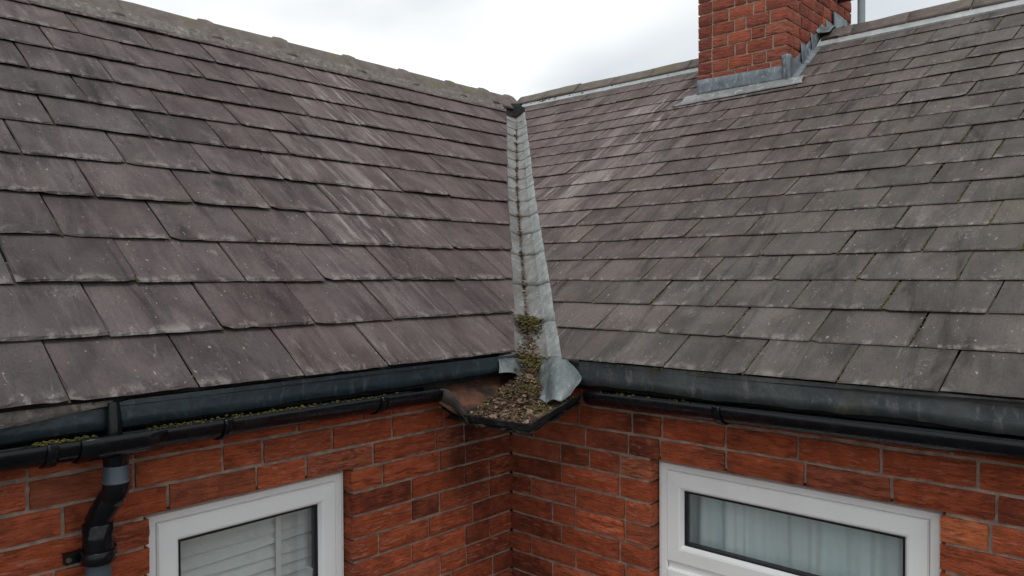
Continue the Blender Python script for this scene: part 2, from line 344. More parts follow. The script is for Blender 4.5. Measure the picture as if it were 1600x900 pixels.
def slate_outline(w, l, skew, rnd, rag):
    nb = 10; pts = []
    for i in range(nb + 1):
        t = i / nb; v = rnd.uniform(-rag, rag) * (0 if i in (0, nb) else 1)
        if i in (0, nb) and rnd.random() < .30: v += rnd.uniform(.002, .009)          # knocked corner
        pts.append((-w / 2 + w * t, v))
    for t in (.33, .66, 1): pts.append((w / 2 + skew * l * t + rnd.uniform(-.0015, .0012), l * t))
    for t in (1, .66, .33): pts.append((-w / 2 + skew * l * t + rnd.uniform(-.0012, .0015), l * t))
    return pts
def clip(poly, inside, cut):
    out = []
    for i, p in enumerate(poly):
        q = poly[(i + 1) % len(poly)]; a, b = inside(p), inside(q)
        if a: out.append(p)
        if a != b: out.append(cut(p, q))
    return out
def slate_mesh(name, poly, t, rnd, cham):
    n = len(poly); cx = sum(p[0] for p in poly) / n; cy = sum(p[1] for p in poly) / n
    V = [(x + .3 * max(-1, min(1, (cx - x) / .02)) * t, y + (rnd.uniform(.5, 1.3) * t if y < .02 else 0), 0) for x, y in poly]; V += [(x, y, t * rnd.uniform(.35, .75)) for x, y in poly]
    for x, y in poly:
        dx, dy = cx - x, cy - y; k = max(1e-6, math.hypot(dx, dy)); c = cham * rnd.uniform(.3, 1.3) * (1.6 if y < .02 else .55); c = min(c, k * .4)
        sx = max(-1, min(1, dx / .02)); sy = max(-1, min(1, dy / .02)); V.append((x + c * sx, y + c * sy, t))
    Fc = [(i, (i + 1) % n, n + (i + 1) % n, n + i) for i in range(n)] + [(n + i, n + (i + 1) % n, 2 * n + (i + 1) % n, 2 * n + i) for i in range(n)]
    Fc += [tuple(range(2 * n, 3 * n))]
    me = bpy.data.meshes.new(name); me.from_pydata(V, [], Fc); me.update(); return me

moss_spots = []
def lay_slates(roof, F, tails, joint0, period, shift, s_top, edge, side, t, skew, mat, tone, seed, rag, slack, cuts=()):
    rnd = random.Random(seed)
    variants = [None] * 14; far = MB()
    for k, s in enumerate(tails):
        g = (tails[k + 1] if k + 1 < len(tails) else s_top + .03) - s
        l = g * 1.5; h = t * 1.5 + slack
        if s + l > s_top + .06: l = max(.06, s_top + .06 - s)
        ph = joint0 + (shift * k if not callable(shift) else shift(k))
        lo, hi = (-END, interp(edge, s + l)) if side == 'L' else (interp(edge, s + l), END)
        j0 = math.floor((lo - ph) / period) - 1; j1 = math.ceil((hi - ph) / period) + 1
        jit = {j: rnd.uniform(-.011, .011) for j in range(j0, j1 + 3)}
        for j in range(j0, j1 + 1):
            a = ph + period * j + jit[j]; b = ph + period * (j + 1) + jit[j + 1]
            if side == 'L' and (a > interp(edge, s + l) + .02 or b < -END): continue
            if side == 'R' and (b < interp(edge, s + l) - .02 or a > END): continue
            u = (a + b) / 2; gap = rnd.uniform(.0032, .0056); w = b - a - gap
            needcut = (b + .03 > interp(edge, s)) if side == 'L' else (a - .03 < interp(edge, s))
            for (cu0, cu1, cv0, cv1) in cuts:
                if b > cu0 and a < cu1 and s + g > cv0 and s < cv1: needcut = True
            polys = None
            if needcut:
                pl = slate_outline(w, l, skew, rnd, rag)
                eg = lambda p: interp(edge, s + p[1]) - u - p[0]
                sg = 1 if side == 'L' else -1
                def cut(p, q):
                    A, B = eg(p), eg(q); tt = A / (A - B); return (p[0] + (q[0] - p[0]) * tt, p[1] + (q[1] - p[1]) * tt)
                pl = clip(pl, lambda p: sg * eg(p) > 0, cut)
                polys = [pl] if len(pl) > 2 else []
                for (cu0, cu1, cv0, cv1) in cuts:
                    nxt = []
                    for pl in polys:
                        def hp(pl, ax, val, sgn):
                            ins = lambda p: sgn * (p[ax] - val) > 0
                            def ct(p, q):
                                tt = (val - p[ax]) / (q[ax] - p[ax]); return (p[0] + (q[0] - p[0]) * tt, p[1] + (q[1] - p[1]) * tt)
                            return clip(pl, ins, ct)
                        x0, x1, y0, y1 = cu0 - u, cu1 - u, cv0 - s, cv1 - s
                        xs = [p[0] for p in pl]; ys = [p[1] for p in pl]
                        if max(xs) < x0 or min(xs) > x1 or max(ys) < y0 or min(ys) > y1: nxt.append(pl); continue
                        for r in (hp(pl, 0, x0, -1), hp(pl, 0, x1, 1), hp(hp(hp(pl, 0, x0, 1), 0, x1, -1), 1, y0, -1) if True else 0, hp(hp(hp(pl, 0, x0, 1), 0, x1, -1), 1, y1, 1)):
                            if len(r) > 2: nxt.append(r)
                    polys = nxt
                def area(p): return abs(sum(p[i][0] * p[(i + 1) % len(p)][1] - p[(i + 1) % len(p)][0] * p[i][1] for i in range(len(p)))) / 2
                polys = [p for p in polys if area(p) > .0006]
            lift = h + (rnd.uniform(0, .0018) if rnd.random() < .85 else rnd.uniform(.002, .0045))
            rot = Matrix.Rotation(math.radians(rnd.gauss(0, .28)), 4, 'Z'); tilt = Matrix.Rotation(-math.atan2(lift, l) , 4, 'X')
            roll = Matrix.Rotation(math.radians(rnd.gauss(0, .12)), 4, 'Y')
            mw = F @ Matrix.Translation((u, s + rnd.gauss(0, .0016), lift)) @ rot @ tilt @ roll
            tint, wash = tone(u, s, rnd)
            own = max(.75, min(1.25, rnd.gauss(1, .075)))
            vis = inview([F @ Vector((u + du, s + dv, 0)) for du in (-w / 2, w / 2) for dv in (0, g)])
            if polys is None:
                if l < g * 1.45: me = slate_mesh('slate', slate_outline(w, l, skew, rnd, rag), t, rnd, .0035); sx = 1
                else:
                    vi = rnd.randrange(14)
                    if variants[vi] is None: variants[vi] = slate_mesh('slate', slate_outline(period, .2, skew, rnd, rag), t, rnd, .0035); 
                    me = variants[vi]; sx = 2
                mes = [(me, sx)]
            else: mes = [(slate_mesh('slate', p, t, rnd, .003), 1) for p in polys]
            for me, sx in mes:
                mm = mw @ Matrix.Diagonal((w / period, l / .2, rnd.uniform(.7, 1.25), 1)) if sx == 2 else mw
                if vis:
                    o = link('slate', me, mat, roof); o.matrix_basis = mm; o.color = (tint, wash, own, 1)
                else:
                    far.add([mm @ v.co for v in me.vertices], [tuple(p.vertices) for p in me.polygons])
            if vis: moss_spots.append((F, b - gap / 2, s, g, skew, lift, t, side, u, w, edge))
    o = far.build('slate_courses', mat, roof, normals=False); o['kind'] = 'stuff'; o.color = (.35, .3, 1, 1)

tailsL = [0, .213, .430, .648, .868, 1.089, 1.309, 1.524, 1.735, 1.955, 2.174, 2.39]
tailsR = [0, .163, .317, .466, .613, .755, .897, 1.040, 1.182, 1.322, 1.462, 1.602, 1.738, 1.872, 2.004, 2.135, 2.268, 2.420, 2.585]
def toneL(u, s, r):
    t = .28 + .40 * (u + 1.5) + r.gauss(0, .09)
    band = math.exp(-((u - (-.55 + .42 * s)) / .26) ** 2)                        # a washed band climbing the slope
    return max(0, min(1, t)), max(0, min(1, .04 + .70 * band * (1 if s > .55 else .3) + r.uniform(-.05, .16)))
def toneR(u, s, r):
    t = .62 - .55 * (u - .1 + .18 * (2 - s)) + r.gauss(0, .09)
    band = math.exp(-((u - (-.45 + .16 * (s - 1.4))) / .34) ** 2) * max(0, min(1, (s - .75) / .4))
    return max(0, min(1, t)), max(0, min(1, .04 + .85 * band + r.uniform(-.05, .12)))
CX0, CX1, CY0, CY1 = -.176, .335, 1.76, 2.72                                       # chimney plan
sC = (CY0 + OV) / cR
lay_slates(roofL, FL, tailsL, -1.254, .3015, lambda k: .152 * (k % 2), 2.50, edgeL, 'L', .0090, -.03, 'slate_l', toneL, 21, .0010, .0048)
lay_slates(roofR, FR, tailsR, 1.240, .258, lambda k: -.107 * k - .008, 2.72, edgeR, 'R', .0048, .12, 'slate_r', toneR, 33, .0005, .0018, cuts=[(CX0 - .02, CX1 + .015, sC - .075, 3.0)])

# ------------------------------------------------------------------ ridge tiles and their bedding
def ridge_tiles(roof, pos, cuts_, half_w, top, axis, tl, tr, collar):
    for i, (a, b) in enumerate(zip(cuts_, cuts_[1:])):
        m = MB(); prof = []
        n = 10
        for k in range(n + 1):
            t = -1 + 2 * k / n; w = half_w * t; sl = tl if t < 0 else tr
            zz = top - sl * abs(w) * (1 - .55 * math.exp(-(t / .33) ** 2)) ; prof.append((w, zz))
        prof[n // 2] = (0, top - .001)
        st = [(a + .002, 0), (a + .1, 0), (lerp(a, b, .5), 0), (b - .07, 0)] + ([(b - .060, .009), (b - .015, .012), (b + .006, .008)] if collar else [(b - .02, .001), (b - .003, 0)])
        rows = []; dz = RND.uniform(-.003, .003); tw = RND.uniform(-.004, .004)
        for q, e in st:
            row = []
            for (w, zz) in prof:
                p = Vector((pos, q, zz)) if axis == 'y' else Vector((q, pos, zz))
                off = Vector((w, 0, 0)) if axis == 'y' else Vector((0, w, 0))
                if axis == 'x': off = Vector((0, w, 0))
                nn = off.normalized() * .6 + Vector((0, 0, .8)) if w else Vector((0, 0, 1))
                P = p + off + nn * e; P.z += dz + tw * (q - a) / (b - a) + nz3(P, 9, 3) * .0035
                row.append(P)
            rows.append(row)
        m.grid(rows); o = m.build('ridge_tile', 'ridge', roof, 40); solid(o, .016)
        o.color = (RND.random(), 0, 1, 1)
topz = ZR + .004
cutsL = [-2.95, -2.5, -2.05, -1.6, -1.14, -.69, -.2, .238, .712, 1.152, 1.57, 1.90, YR - .03]
cutsL = cutsL[:-1] + [2.17]
ridge_tiles(roofL, -XL, cutsL, .150, topz, 'y', TL * 1.12, TL * 1.12, True)
cutsR = [-1.93, -1.66, -1.36, -1.05, -.74, -.46, CX0 - .005]
ridge_tiles(roofR, YR, cutsR, .098, topz, 'x', TR * 1.12, TR * 1.12, False)
cutsR2 = [CX1 + .03, .52, .80, 1.09, 1.38, 1.68, 1.98, 2.28, 2.6, 2.95]
ridge_tiles(roofR, YR, cutsR2, .098, topz, 'x', TR * 1.12, TR * 1.12, False)
def bedding(roof, F, a, b, s0, s1, n0, n1, mat, name, amp):
    m = MB(); N = max(12, int((b - a) / .03)); rows = []
    for i in range(N + 1):
        u = lerp(a, b, i / N); e = noise.noise(Vector((u * 11, s0, 4))) * amp + noise.noise(Vector((u * 37, s0, 9))) * amp * .6
        rows.append([F @ Vector((u, s0 + e, .004)), F @ Vector((u, s0 + e + .004, n0 + noise.noise(Vector((u * 23, 1, 1))) * amp * .3)),
                     F @ Vector((u, lerp(s0, s1, .5) + e * .4, lerp(n0, n1, .5) + noise.noise(Vector((u * 31, 3, 1))) * amp * .4)), F @ Vector((u, s1, n1))])
    m.grid(rows); return m.build(name, mat, roof, 35)
bedding(roofL, FL, -END, 1.93, 2.425, 2.50, .024, .046, 'bed', 'mortar_bedding', .012)
bedding(roofR, FR, -1.84, CX0 - .03, 2.672, 2.76, .020, .030, 'bed_lead', 'ridge_flashing', .005)
bedding(roofR, FR, CX1 + .02, END, 2.668, 2.76, .020, .032, 'bed_lead', 'ridge_flashing', .003)

# ------------------------------------------------------------------ valley lining
crease = [(-.10, (.12, -.04, -.330)), (0, (.097, .001, -.315)), (.16, (-.071, .173, -.186)), (.49, (-.422, .536, .085)), (.97, (-.911, 1.046, .460)), (1.71, (-1.649, 1.857, 1.030)), (1.96, (-1.90, 2.128, 1.225))]
def creaseP(q):
    t = [(c[0], c[1]) for c in crease]
    for a, b in zip(t, t[1:]):
        if q <= b[0]: break
    k = (q - a[0]) / (b[0] - a[0]); return Vector(a[1]).lerp(Vector(b[1]), k) + Vector((0, 0, ZC))
valley = MB()
def vsec(q, lift, ph):
    C = creaseP(q); h = C.z - ZE; vl = max(0, (h + .012) / sL); vr = max(0, (h + .012) / sR)
    yl = interp(edgeL, vl); xr = interp(edgeR, vr)
    A0 = PL(yl - .07, vl, 0.0); A = PL(yl + .004, vl, .002); B = PR(xr - .004, vr + .0, .004); B0 = PR(xr + .07, vr, .003)
    fold = C.lerp(B, .60) - Vector((0, 0, .010)); out = [A0, A]
    for t in (.25, .5, .75): out.append(A.lerp(C, t) - Vector((0, 0, .002)))
    out.append(C)
    for t in (.25, .5, .75): out.append(C.lerp(fold, t))
    out.append(fold)
    for t in (.33, .66): out.append(fold.lerp(B, t) + Vector((0, 0, .002)))
    out += [B, B0]
    res = []
    for i, p in enumerate(out):
        k = nz3(p, 13, ph) * .0034 + nz3(p, 40, ph) * .0014
        res.append(p + Vector((0, 0, lift + (k if 1 < i < len(out) - 2 else k * .3))))
    return res
vroot_m = MB(); rows = []
for i in range(22): rows.append([p - Vector((0, 0, .012)) for p in vsec(lerp(-.02, 1.95, i / 21), 0, 0)])
vroot_m.grid(rows); vlin = vroot_m.build('valley_lining', 'felt', house, 40); vlin['label'] = 'open valley lined with overlapping grey lead sheets'
qs = [-.015, .16, .33, .50, .64, .77, .89, 1.00, 1.10, 1.20, 1.30, 1.40, 1.50, 1.60, 1.70, 1.80, 1.875]
for i, (a, b) in enumerate(zip(qs, qs[1:])):
    m = MB(); rows = []
    for k in range(9):
        t = k / 8; q = lerp(a, b + .035, t); bow = .0
        rows.append(vsec(q, .0030 * (1 - t), i * .25))
    for j in range(len(rows[0])):                                                  # uneven lapped edge
        e = nz3(rows[0][j], 25, i) * .012; rows[0][j] = rows[0][j] + (rows[1][j] - rows[0][j]).normalized() * e
    m.grid(rows); o = m.build('lead_sheet', 'valley', vlin, 60, normals=False)
    cross = [-1.3, -1, -.75, -.5, -.25, 0, .15, .3, .45, .6, .73, .86, 1, 1.3]; at = o.data.attributes.new('cross', 'FLOAT', 'POINT'); at.data.foreach_set('value', cross * len(rows)); solid(o, .0018, 1)
# black felt sheet painting the void's deep shade, and a broken clay edge under the ridge junction
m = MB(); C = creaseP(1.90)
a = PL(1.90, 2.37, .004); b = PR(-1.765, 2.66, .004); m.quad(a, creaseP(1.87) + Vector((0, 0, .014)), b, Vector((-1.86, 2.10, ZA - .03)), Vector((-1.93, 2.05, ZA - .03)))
m.build('felt_void_sheet', 'felt', vlin)
m = MB(); rows = []
for i in range(7):
    t = i / 6; p = creaseP(1.875) + Vector((lerp(-.015, .065, t), lerp(-.01, .06, t), .018 + .012 * abs(t - .5) * 2 + RND.uniform(-.004, .004)))
    rows.append([p, p + Vector((-.02, .02, .022 + RND.uniform(-.008, .008))), p + Vector((-.05, .05, .02))])
m.grid(rows); solid(m.build('clay_fragment', 'rust', vlin, 30), .008)

# ------------------------------------------------------------------ walls
COURSE = .0735; ZB = ZC - .602; WTOP = ZC - .31
openL = (-1.343, -.731); openR = (.622, 1.466); WBOT = ZB - 14 * COURSE
def brick_mesh(L, H, D, rnd, torn):
    nx, nzr = max(4, int(L / .034)), 4; V = []; Fc = []
    cr_ = rnd.uniform(.3, .7); wob = rnd.uniform(-.15, .15); ph = rnd.uniform(0, 50)
    idx = lambda i, k: k * (nx + 1) + i
    for k in range(nzr + 1):
        for i in range(nx + 1):
            x = L * i / nx - L / 2; z = H * k / nzr - H / 2; e = 0.0
            border = i in (0, nx) or k in (0, nzr)
            if not border:
                e = .0015 + torn * (noise.noise(Vector((x * 16 + ph, z * 45, ph))) * .9 + .3) * .0055
                e -= torn * .0055 * math.exp(-(((k / nzr) - cr_ - wob * (i / nx - .5)) / .16) ** 2); e = max(-.0035, min(.006, e))
            else:
                e = .0015 + rnd.uniform(0, .0016); x += rnd.uniform(-.0014, .0014); z += rnd.uniform(-.0014, .0014)
            V.append((x, e if border else -e, z))
    # front faces look to -y
    for k in range(nzr):
        for i in range(nx): Fc.append((idx(i, k), idx(i + 1, k), idx(i + 1, k + 1), idx(i, k + 1)))
    ring = [idx(i, 0) for i in range(nx + 1)] + [idx(nx, k) for k in range(1, nzr + 1)] + [idx(i, nzr) for i in range(nx - 1, -1, -1)] + [idx(0, k) for k in range(nzr - 1, 0, -1)]
    base = len(V); V += [(V[j][0], D, V[j][2]) for j in ring]; n = len(ring)
    Fc += [(ring[(i + 1) % n], ring[i], base + i, base + (i + 1) % n) for i in range(n)]
    me = bpy.data.meshes.new('brick'); me.from_pydata(V, [], Fc); me.update(); smooth(me, 42); return me
BM = {}
def brick_var(L, H, D, rnd, torn, fam):
    key = (fam, round(L / .012), round(H, 3), rnd.randrange(5)) ; Lr = round(L / .012) * .012
    if key not in BM: BM[key] = (brick_mesh(Lr, H, D, rnd, torn), Lr)
    return BM[key]
def lay_row(wall, wmat, pts, zlo, hgt, tocorner, rnd, far, mat, torn, fam, override=None, D=.09, dkf=None):
    for i, (a, b) in enumerate(pts):
        jn = .0095; L = b - a - jn
        if L < .02: continue
        me, Lr = brick_var(L, hgt, D, rnd, torn, fam)
        M4 = wmat((a + b) / 2, zlo + hgt / 2) @ Matrix.Translation((0, rnd.uniform(-.0018, .0018), rnd.uniform(-.001, .001))) @ Matrix.Rotation(rnd.gauss(0, .004), 4, 'Y') @ Matrix.Diagonal((L / Lr, 1, 1, 1))
        vis = inview([M4 @ Vector((sx * L / 2, 0, sz * hgt / 2)) for sx in (-1, 1) for sz in (-1, 1)], 6)
        if vis:
            o = link('brick', me, mat, wall); o.matrix_basis = M4
            tint = max(0, min(.5, rnd.gauss(.10, .13))); dk = rnd.uniform(.35, .8) if rnd.random() < .14 else rnd.uniform(0, .10)
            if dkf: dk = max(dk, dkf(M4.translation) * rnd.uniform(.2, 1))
            own = rnd.uniform(.82, 1.15)
            if override and override.get(i): tint, dk, own = override[i]
            o.color = (tint, dk, own, 1)
        else: far.add([M4 @ v.co for v in me.vertices], [tuple(p.vertices) for p in me.polygons])
S_, H_ = .229, .118
def fit(lens, a, b):
    k = (b - a) / sum(lens); x = a; out = []
    for l in lens: out.append((x, x + l * k)); x += l * k
    return out
def rand_lens(total, rnd):
    out = []; s = 0
    while s < total - .06:
        l = S_ if rnd.random() < .62 else H_; out.append(l); s += l
    return out
patR = ['SHHH', 'SSH', 'HSSH', 'SHSH', 'SSH', 'HSSH', 'SSHH', 'HSHS']             # from the corner to the window, right wall
patL = ['SHSH', 'HHSS', 'HSHS', 'SSSH', 'HHSS', 'SHSH', 'HSSS', 'SSHS']           # from the corner to the window, left wall
toL = lambda p: [S_ if c == 'S' else H_ for c in p]
def make_wall(side, opening, pats, seed):
    rnd = random.Random(seed); far = MB()
    s = -1 if side == 'L' else 1
    near, farE = (openL[1], openL[0]) if side == 'L' else (openR[0], openR[1])
    # mortar body with the opening left out; bricks stand 6 mm proud of it
    m = MB(); e = .0080; back = .30
    def Q(a, z, dep): return Vector((-dep, a, z)) if side == 'L' else Vector((a, dep, z))
    def rect(a, b, z0, z1): m.quad(Q(a, z0, e), Q(b, z0, e), Q(b, z1, e), Q(a, z1, e))
    n2, f2 = near - s * .012, farE + s * .012; rect(0, n2, 0, WTOP + .035); rect(f2, s * END, 0, WTOP + .035); rect(n2, f2, ZB + .014, WTOP + .035); rect(n2, f2, 0, WBOT)
    for a in (near - s * .012, farE + s * .012): m.quad(Q(a, WBOT, e), Q(a, ZB + .014, e), Q(a, ZB + .014, back), Q(a, WBOT, back))
    for z in (ZB + .014, WBOT): m.quad(Q(near - s * .012, z, e), Q(farE + s * .012, z, e), Q(farE + s * .012, z, back), Q(near - s * .012, z, back))
    wall = m.build('wall', 'mortar', house, normals=False); wall['label'] = 'left brick wall under the eaves' if side == 'L' else 'right brick wall under the eaves'
    if side == 'L': WM = lambda a, z: Matrix(((0, -1, 0, 0), (1, 0, 0, a), (0, 0, 1, z), (0, 0, 0, 1)))
    else: WM = lambda a, z: Matrix(((1, 0, 0, a), (0, 1, 0, 0), (0, 0, 1, z), (0, 0, 0, 1)))
    # brick local -y must look out of the wall
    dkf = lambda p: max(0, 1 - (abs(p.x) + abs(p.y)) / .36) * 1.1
    for r in range(-4, 28):
        zlo = ZB - COURSE * (r + 1) + .005; hgt = COURSE - .010
        if zlo < 0: break
        over = {}
        if 0 <= r < 14:
            seg1 = fit(toL(pats[r % 8]), -.012, abs(near) + .004); tot = END - abs(farE)
            seg2 = fit([S_ if r % 2 else H_] + rand_lens(tot - .2, rnd), abs(farE) - .004, END); rows = seg1 + seg2
            if side == 'R' and r == 0: over = {len(seg1) - 1: (.85, 0, 1.12), len(seg1): (1.0, 0, 1.2)}
            if side == 'L' and r == 0: over = {len(seg1) - 1: (.35, 0, .95)}
            if side == 'L' and r == 1: over = {len(seg1) - 1: (.0, .75, .9)}
        elif r == -1 and side == 'R': rows = fit([.12, .235, .175, .12, .225, .235, .223, .23, .23, .23, .23, .23, .23, .23], -.012, END)
        elif r == -1: rows = fit([.24, .13, .25, .231, .15, .233, .23, .23, .23, .23, .23, .23, .23], -.012, END)
        else: rows = fit(rand_lens(END, rnd), -.012, END)
        if side == 'L': rows = [(-b, -a) for a, b in rows]
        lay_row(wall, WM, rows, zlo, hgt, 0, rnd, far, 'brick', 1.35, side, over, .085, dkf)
    o = far.build('brick_courses', 'brick', wall, normals=False); o['kind'] = 'stuff'; o.color = (.1, .1, 1, 1)
    # black fascia behind the gutter
    f = MB()
    if side == 'L': f.box((.004, -END, ZC - .385), (.026, -.03, ZC - .302))
    else: f.box((.03, -.026, ZC - .392), (END, -.004, ZC - .302))
    f.build('fascia', 'timber', house)
    # room behind the window
    b = MB()
    a0, a1 = (near, farE) if abs(near) < abs(farE) else (farE, near)
    lo, hi = sorted((near - s * .25, farE + s * .25)); z0, z1 = ZB - 1.5, ZB + .12; dp = 1.6
    cs = [(Q(lo, z0, .30), Q(hi, z0, .30), Q(hi, z0, dp), Q(lo, z0, dp)), (Q(lo, z1, .30), Q(hi, z1, .30), Q(hi, z1, dp), Q(lo, z1, dp)), (Q(lo, z0, dp), Q(hi, z0, dp), Q(hi, z1, dp), Q(lo, z1, dp)),
          (Q(lo, z0, .30), Q(lo, z1, .30), Q(lo, z1, dp), Q(lo, z0, dp)), (Q(hi, z0, .30), Q(hi, z1, .30), Q(hi, z1, dp), Q(hi, z0, dp))]
    for c in cs: b.quad(*c)
    o0, o1 = sorted((near, farE))
    for (p, q, r0, r1) in ((lo, o0, z0, z1), (o1, hi, z0, z1), (o0, o1, ZB - .002, z1), (o0, o1, z0, WBOT)): b.quad(Q(p, r0, .3), Q(q, r0, .3), Q(q, r1, .3), Q(p, r1, .3))
    b.build('room_lining', 'inside', house, normals=False)
    return wall, Q, dkf
wallL, QL, _ = make_wall('L', openL, patL, 3)
wallR, QR, _ = make_wall('R', openR, patR, 8)

# ------------------------------------------------------------------ windows
def ring(m, Q, rect, prof):
    a0, a1, z0, z1 = rect; n = len(prof); V = []
    for i, d in prof: V += [Q(a0 + i, z0 + i, d), Q(a1 - i, z0 + i, d), Q(a1 - i, z1 - i, d), Q(a0 + i, z1 - i, d)]
    Fc = [(p * 4 + c, p * 4 + (c + 1) % 4, (p + 1) * 4 + (c + 1) % 4, (p + 1) * 4 + c) for p in range(n - 1) for c in range(4)]
    m.add(V, Fc)
def bevelled(o, w=.0012):
    md = o.modifiers.new('edge', 'BEVEL'); md.width = w; md.segments = 2; md.limit_method = 'ANGLE'; md.angle_limit = math.radians(40); return o
DW = .046
def sash(win, Q, r, gasket=True):
    m = MB(); ring(m, Q, r, [(0, DW + .03), (0, DW - .004), (.004, DW - .008), (.046, DW - .011), (.052, DW - .009), (.060, DW + .006), (.060, DW + .03)])
    m.build('sash', 'pvc', win)
    m = MB(); ring(m, Q, (r[0] + .058, r[1] - .058, r[2] + .058, r[3] - .058), [(0, DW + .004), (.0075, DW + .0055), (.0075, DW + .03)]); m.build('gasket', 'gasket', win)
    i = .0635; m = MB(); m.quad(Q(r[0] + i, r[2] + i, DW + .014), Q(r[1] - i, r[2] + i, DW + .014), Q(r[1] - i, r[3] - i, DW + .014), Q(r[0] + i, r[3] - i, DW + .014)); m.build('pane', 'glass', win)
def window(Q, a0, a1, z1, z0, split, label):
    m = MB(); ring(m, Q, (a0, a1, z0, z1), [(0, DW + .07), (0, DW), (.003, DW - .003), (.020, DW - .003), (.024, DW), (.026, DW + .012), (.034, DW + .014), (.034, DW + .07)])
    if split:
        zz = split; pts = []
        m.box(*[tuple(map(min, zip(Q(a0 + .03, zz - .017, DW + .001), Q(a1 - .03, zz + .017, DW + .06)))), tuple(map(max, zip(Q(a0 + .03, zz - .017, DW + .001), Q(a1 - .03, zz + .017, DW + .06))))])
    w = m.build('window', 'pvc', house); w['label'] = label
    m = MB(); ring(m, Q, (a0 - .009, a1 + .009, z0 - .009, z1 + .004), [(0, DW + .004), (.006, DW - .005 ), (.0105, DW - .001)]); o = m.build('sealant', 'seal', w)
    if split: sash(w, Q, (a0 + .025, a1 - .025, split + .012, z1 - .025)); sash(w, Q, (a0 + .025, a1 - .025, z0 + .025, split - .012))
    else: sash(w, Q, (a0 + .025, a1 - .025, z0 + .025, z1 - .025))
    m = MB(); lo = Q(a0 - .03, z0 - .035, -.03); hi = Q(a1 + .03, z0 - .004, DW + .05); m.box(tuple(map(min, zip(lo, hi))), tuple(map(max, zip(lo, hi)))); m.build('sill', 'pvc', w)
    return w
winL = window(QL, -1.334, -.738, ZB - .010, WBOT + .04, None, 'white window beside the downpipe')
winR = window(QR, .631, 1.457, ZB - .010, WBOT + .04, ZC - .945, 'white window with a shallow top light')

# ------------------------------------------------------------------ chimney
ch = MB(); ztop = ZC + 2.25; e = .008
for (p, q) in (((CX0, CY0), (CX1, CY0)), ((CX1, CY0), (CX1, CY1)), ((CX1, CY1), (CX0, CY1)), ((CX0, CY1), (CX0, CY0))): pass
ch.box((CX0 + e, CY0 + e, ZC + .55), (CX1 - e, CY1 - e, ztop - .003))
chimney = ch.build('chimney', 'cmortar', house); chimney['label'] = 'square red brick chimney stack straddling the ridge'
rc = random.Random(77); farc = MB(); CH = .0668
fx = [CX0, CX0 + .082, CX0 + .20, CX0 + .30, CX0 + .40, CX1]
for k in range(-5, 20):
    zlo = ZC + 1.129 - CH + k * CH; hg = CH - .0085
    if zlo < ZC + .55 or zlo + hg > ztop: continue
    jx = [CX0, CX0 + .084 + rc.uniform(-.004, .004)] + [CX0 + .084 + .1065 * j + (.022 if (k + j) % 2 else -.010) + rc.uniform(-.008, .008) for j in (1, 2, 3)] + [CX1]
    jx = sorted(jx); rows = [(a, b) for a, b in zip(jx, jx[1:])]; rows[-1] = (rows[-1][0], CX1 + .0095); rows[0] = (CX0 - .0048, rows[0][1])
    rows[-1] = (rows[-1][0], CX1 + .0048)
    ov = {0: (0, .55, .9)}
    lay_row(chimney, lambda a, z: Matrix(((1, 0, 0, a), (0, 1, 0, CY0), (0, 0, 1, z), (0, 0, 0, 1))), rows, zlo, hg, 0, rc, farc, 'cbrick', .35, 'C', ov, .08)
    y = CY0 + .09; ls = [.085 if k % 2 else .105] + [.118 if (k + j) % 3 else .2 for j in range(9)]; x = CY0 + .0862; rows = []
    for l in ls:
        if x + l > CY1 - .05: rows.append((x, CY1)); break
        rows.append((x, x + l)); x += l
    rows = [(CY0 + .0848 - .0848, CY0 + .0862)] + rows if False else rows
    lay_row(chimney, lambda a, z: Matrix(((0, -1, 0, CX1), (1, 0, 0, a), (0, 0, 1, z), (0, 0, 0, 1))), rows, zlo, hg, 0, rc, farc, 'cbrick', .35, 'C', None, .08)
    for nm, W in (('l', lambda a, z: Matrix(((0, 1, 0, CX0), (-1, 0, 0, a), (0, 0, 1, z), (0, 0, 0, 1)))),):
        rows = [(CY0 + .0862 + i * .118, CY0 + .0862 + (i + 1) * .118) for i in range(7)]
        for a, b in rows:
            me, Lr = brick_var(b - a - .0095, hg, .08, rc, .35, 'C'); MM = W((a + b) / 2, zlo + hg / 2); farc.add([MM @ v.co for v in me.vertices], [tuple(p.vertices) for p in me.polygons])
o = farc.build('brick_courses', 'cbrick', chimney, normals=False); o['kind'] = 'stuff'; o.color = (.1, .05, 1, 1)
cap = MB(); cap.box((CX0 - .03, CY0 - .03, ztop - .004), (CX1 + .03, CY1 + .03, ztop + .06)); bevelled(cap.build('coping', 'cmortar', chimney), .012)
m = MB(); rows = []                                                                 # cover flashing running up the right side
for i in range(33):
    y = lerp(CY0 - .012, 2.50, i / 32); zb = ZE + TR * (min(y, 2 * YR - y) + OV) + .012; k = nz3((y, 3, 0), 26, 4) * .004
    rows.append([Vector((CX1 + .002, y, zb + .070 + k)), Vector((CX1 + .0058, y, zb + .066 + k)), Vector((CX1 + .006 - k * .5, y, zb + .03)), Vector((CX1 + .009, y, zb + .008)), Vector((CX1 + .045 + k, y, zb + .003))])
m.grid(rows); solid(m.build('cover_flashing', 'lead_chim', chimney, 55), .0025)
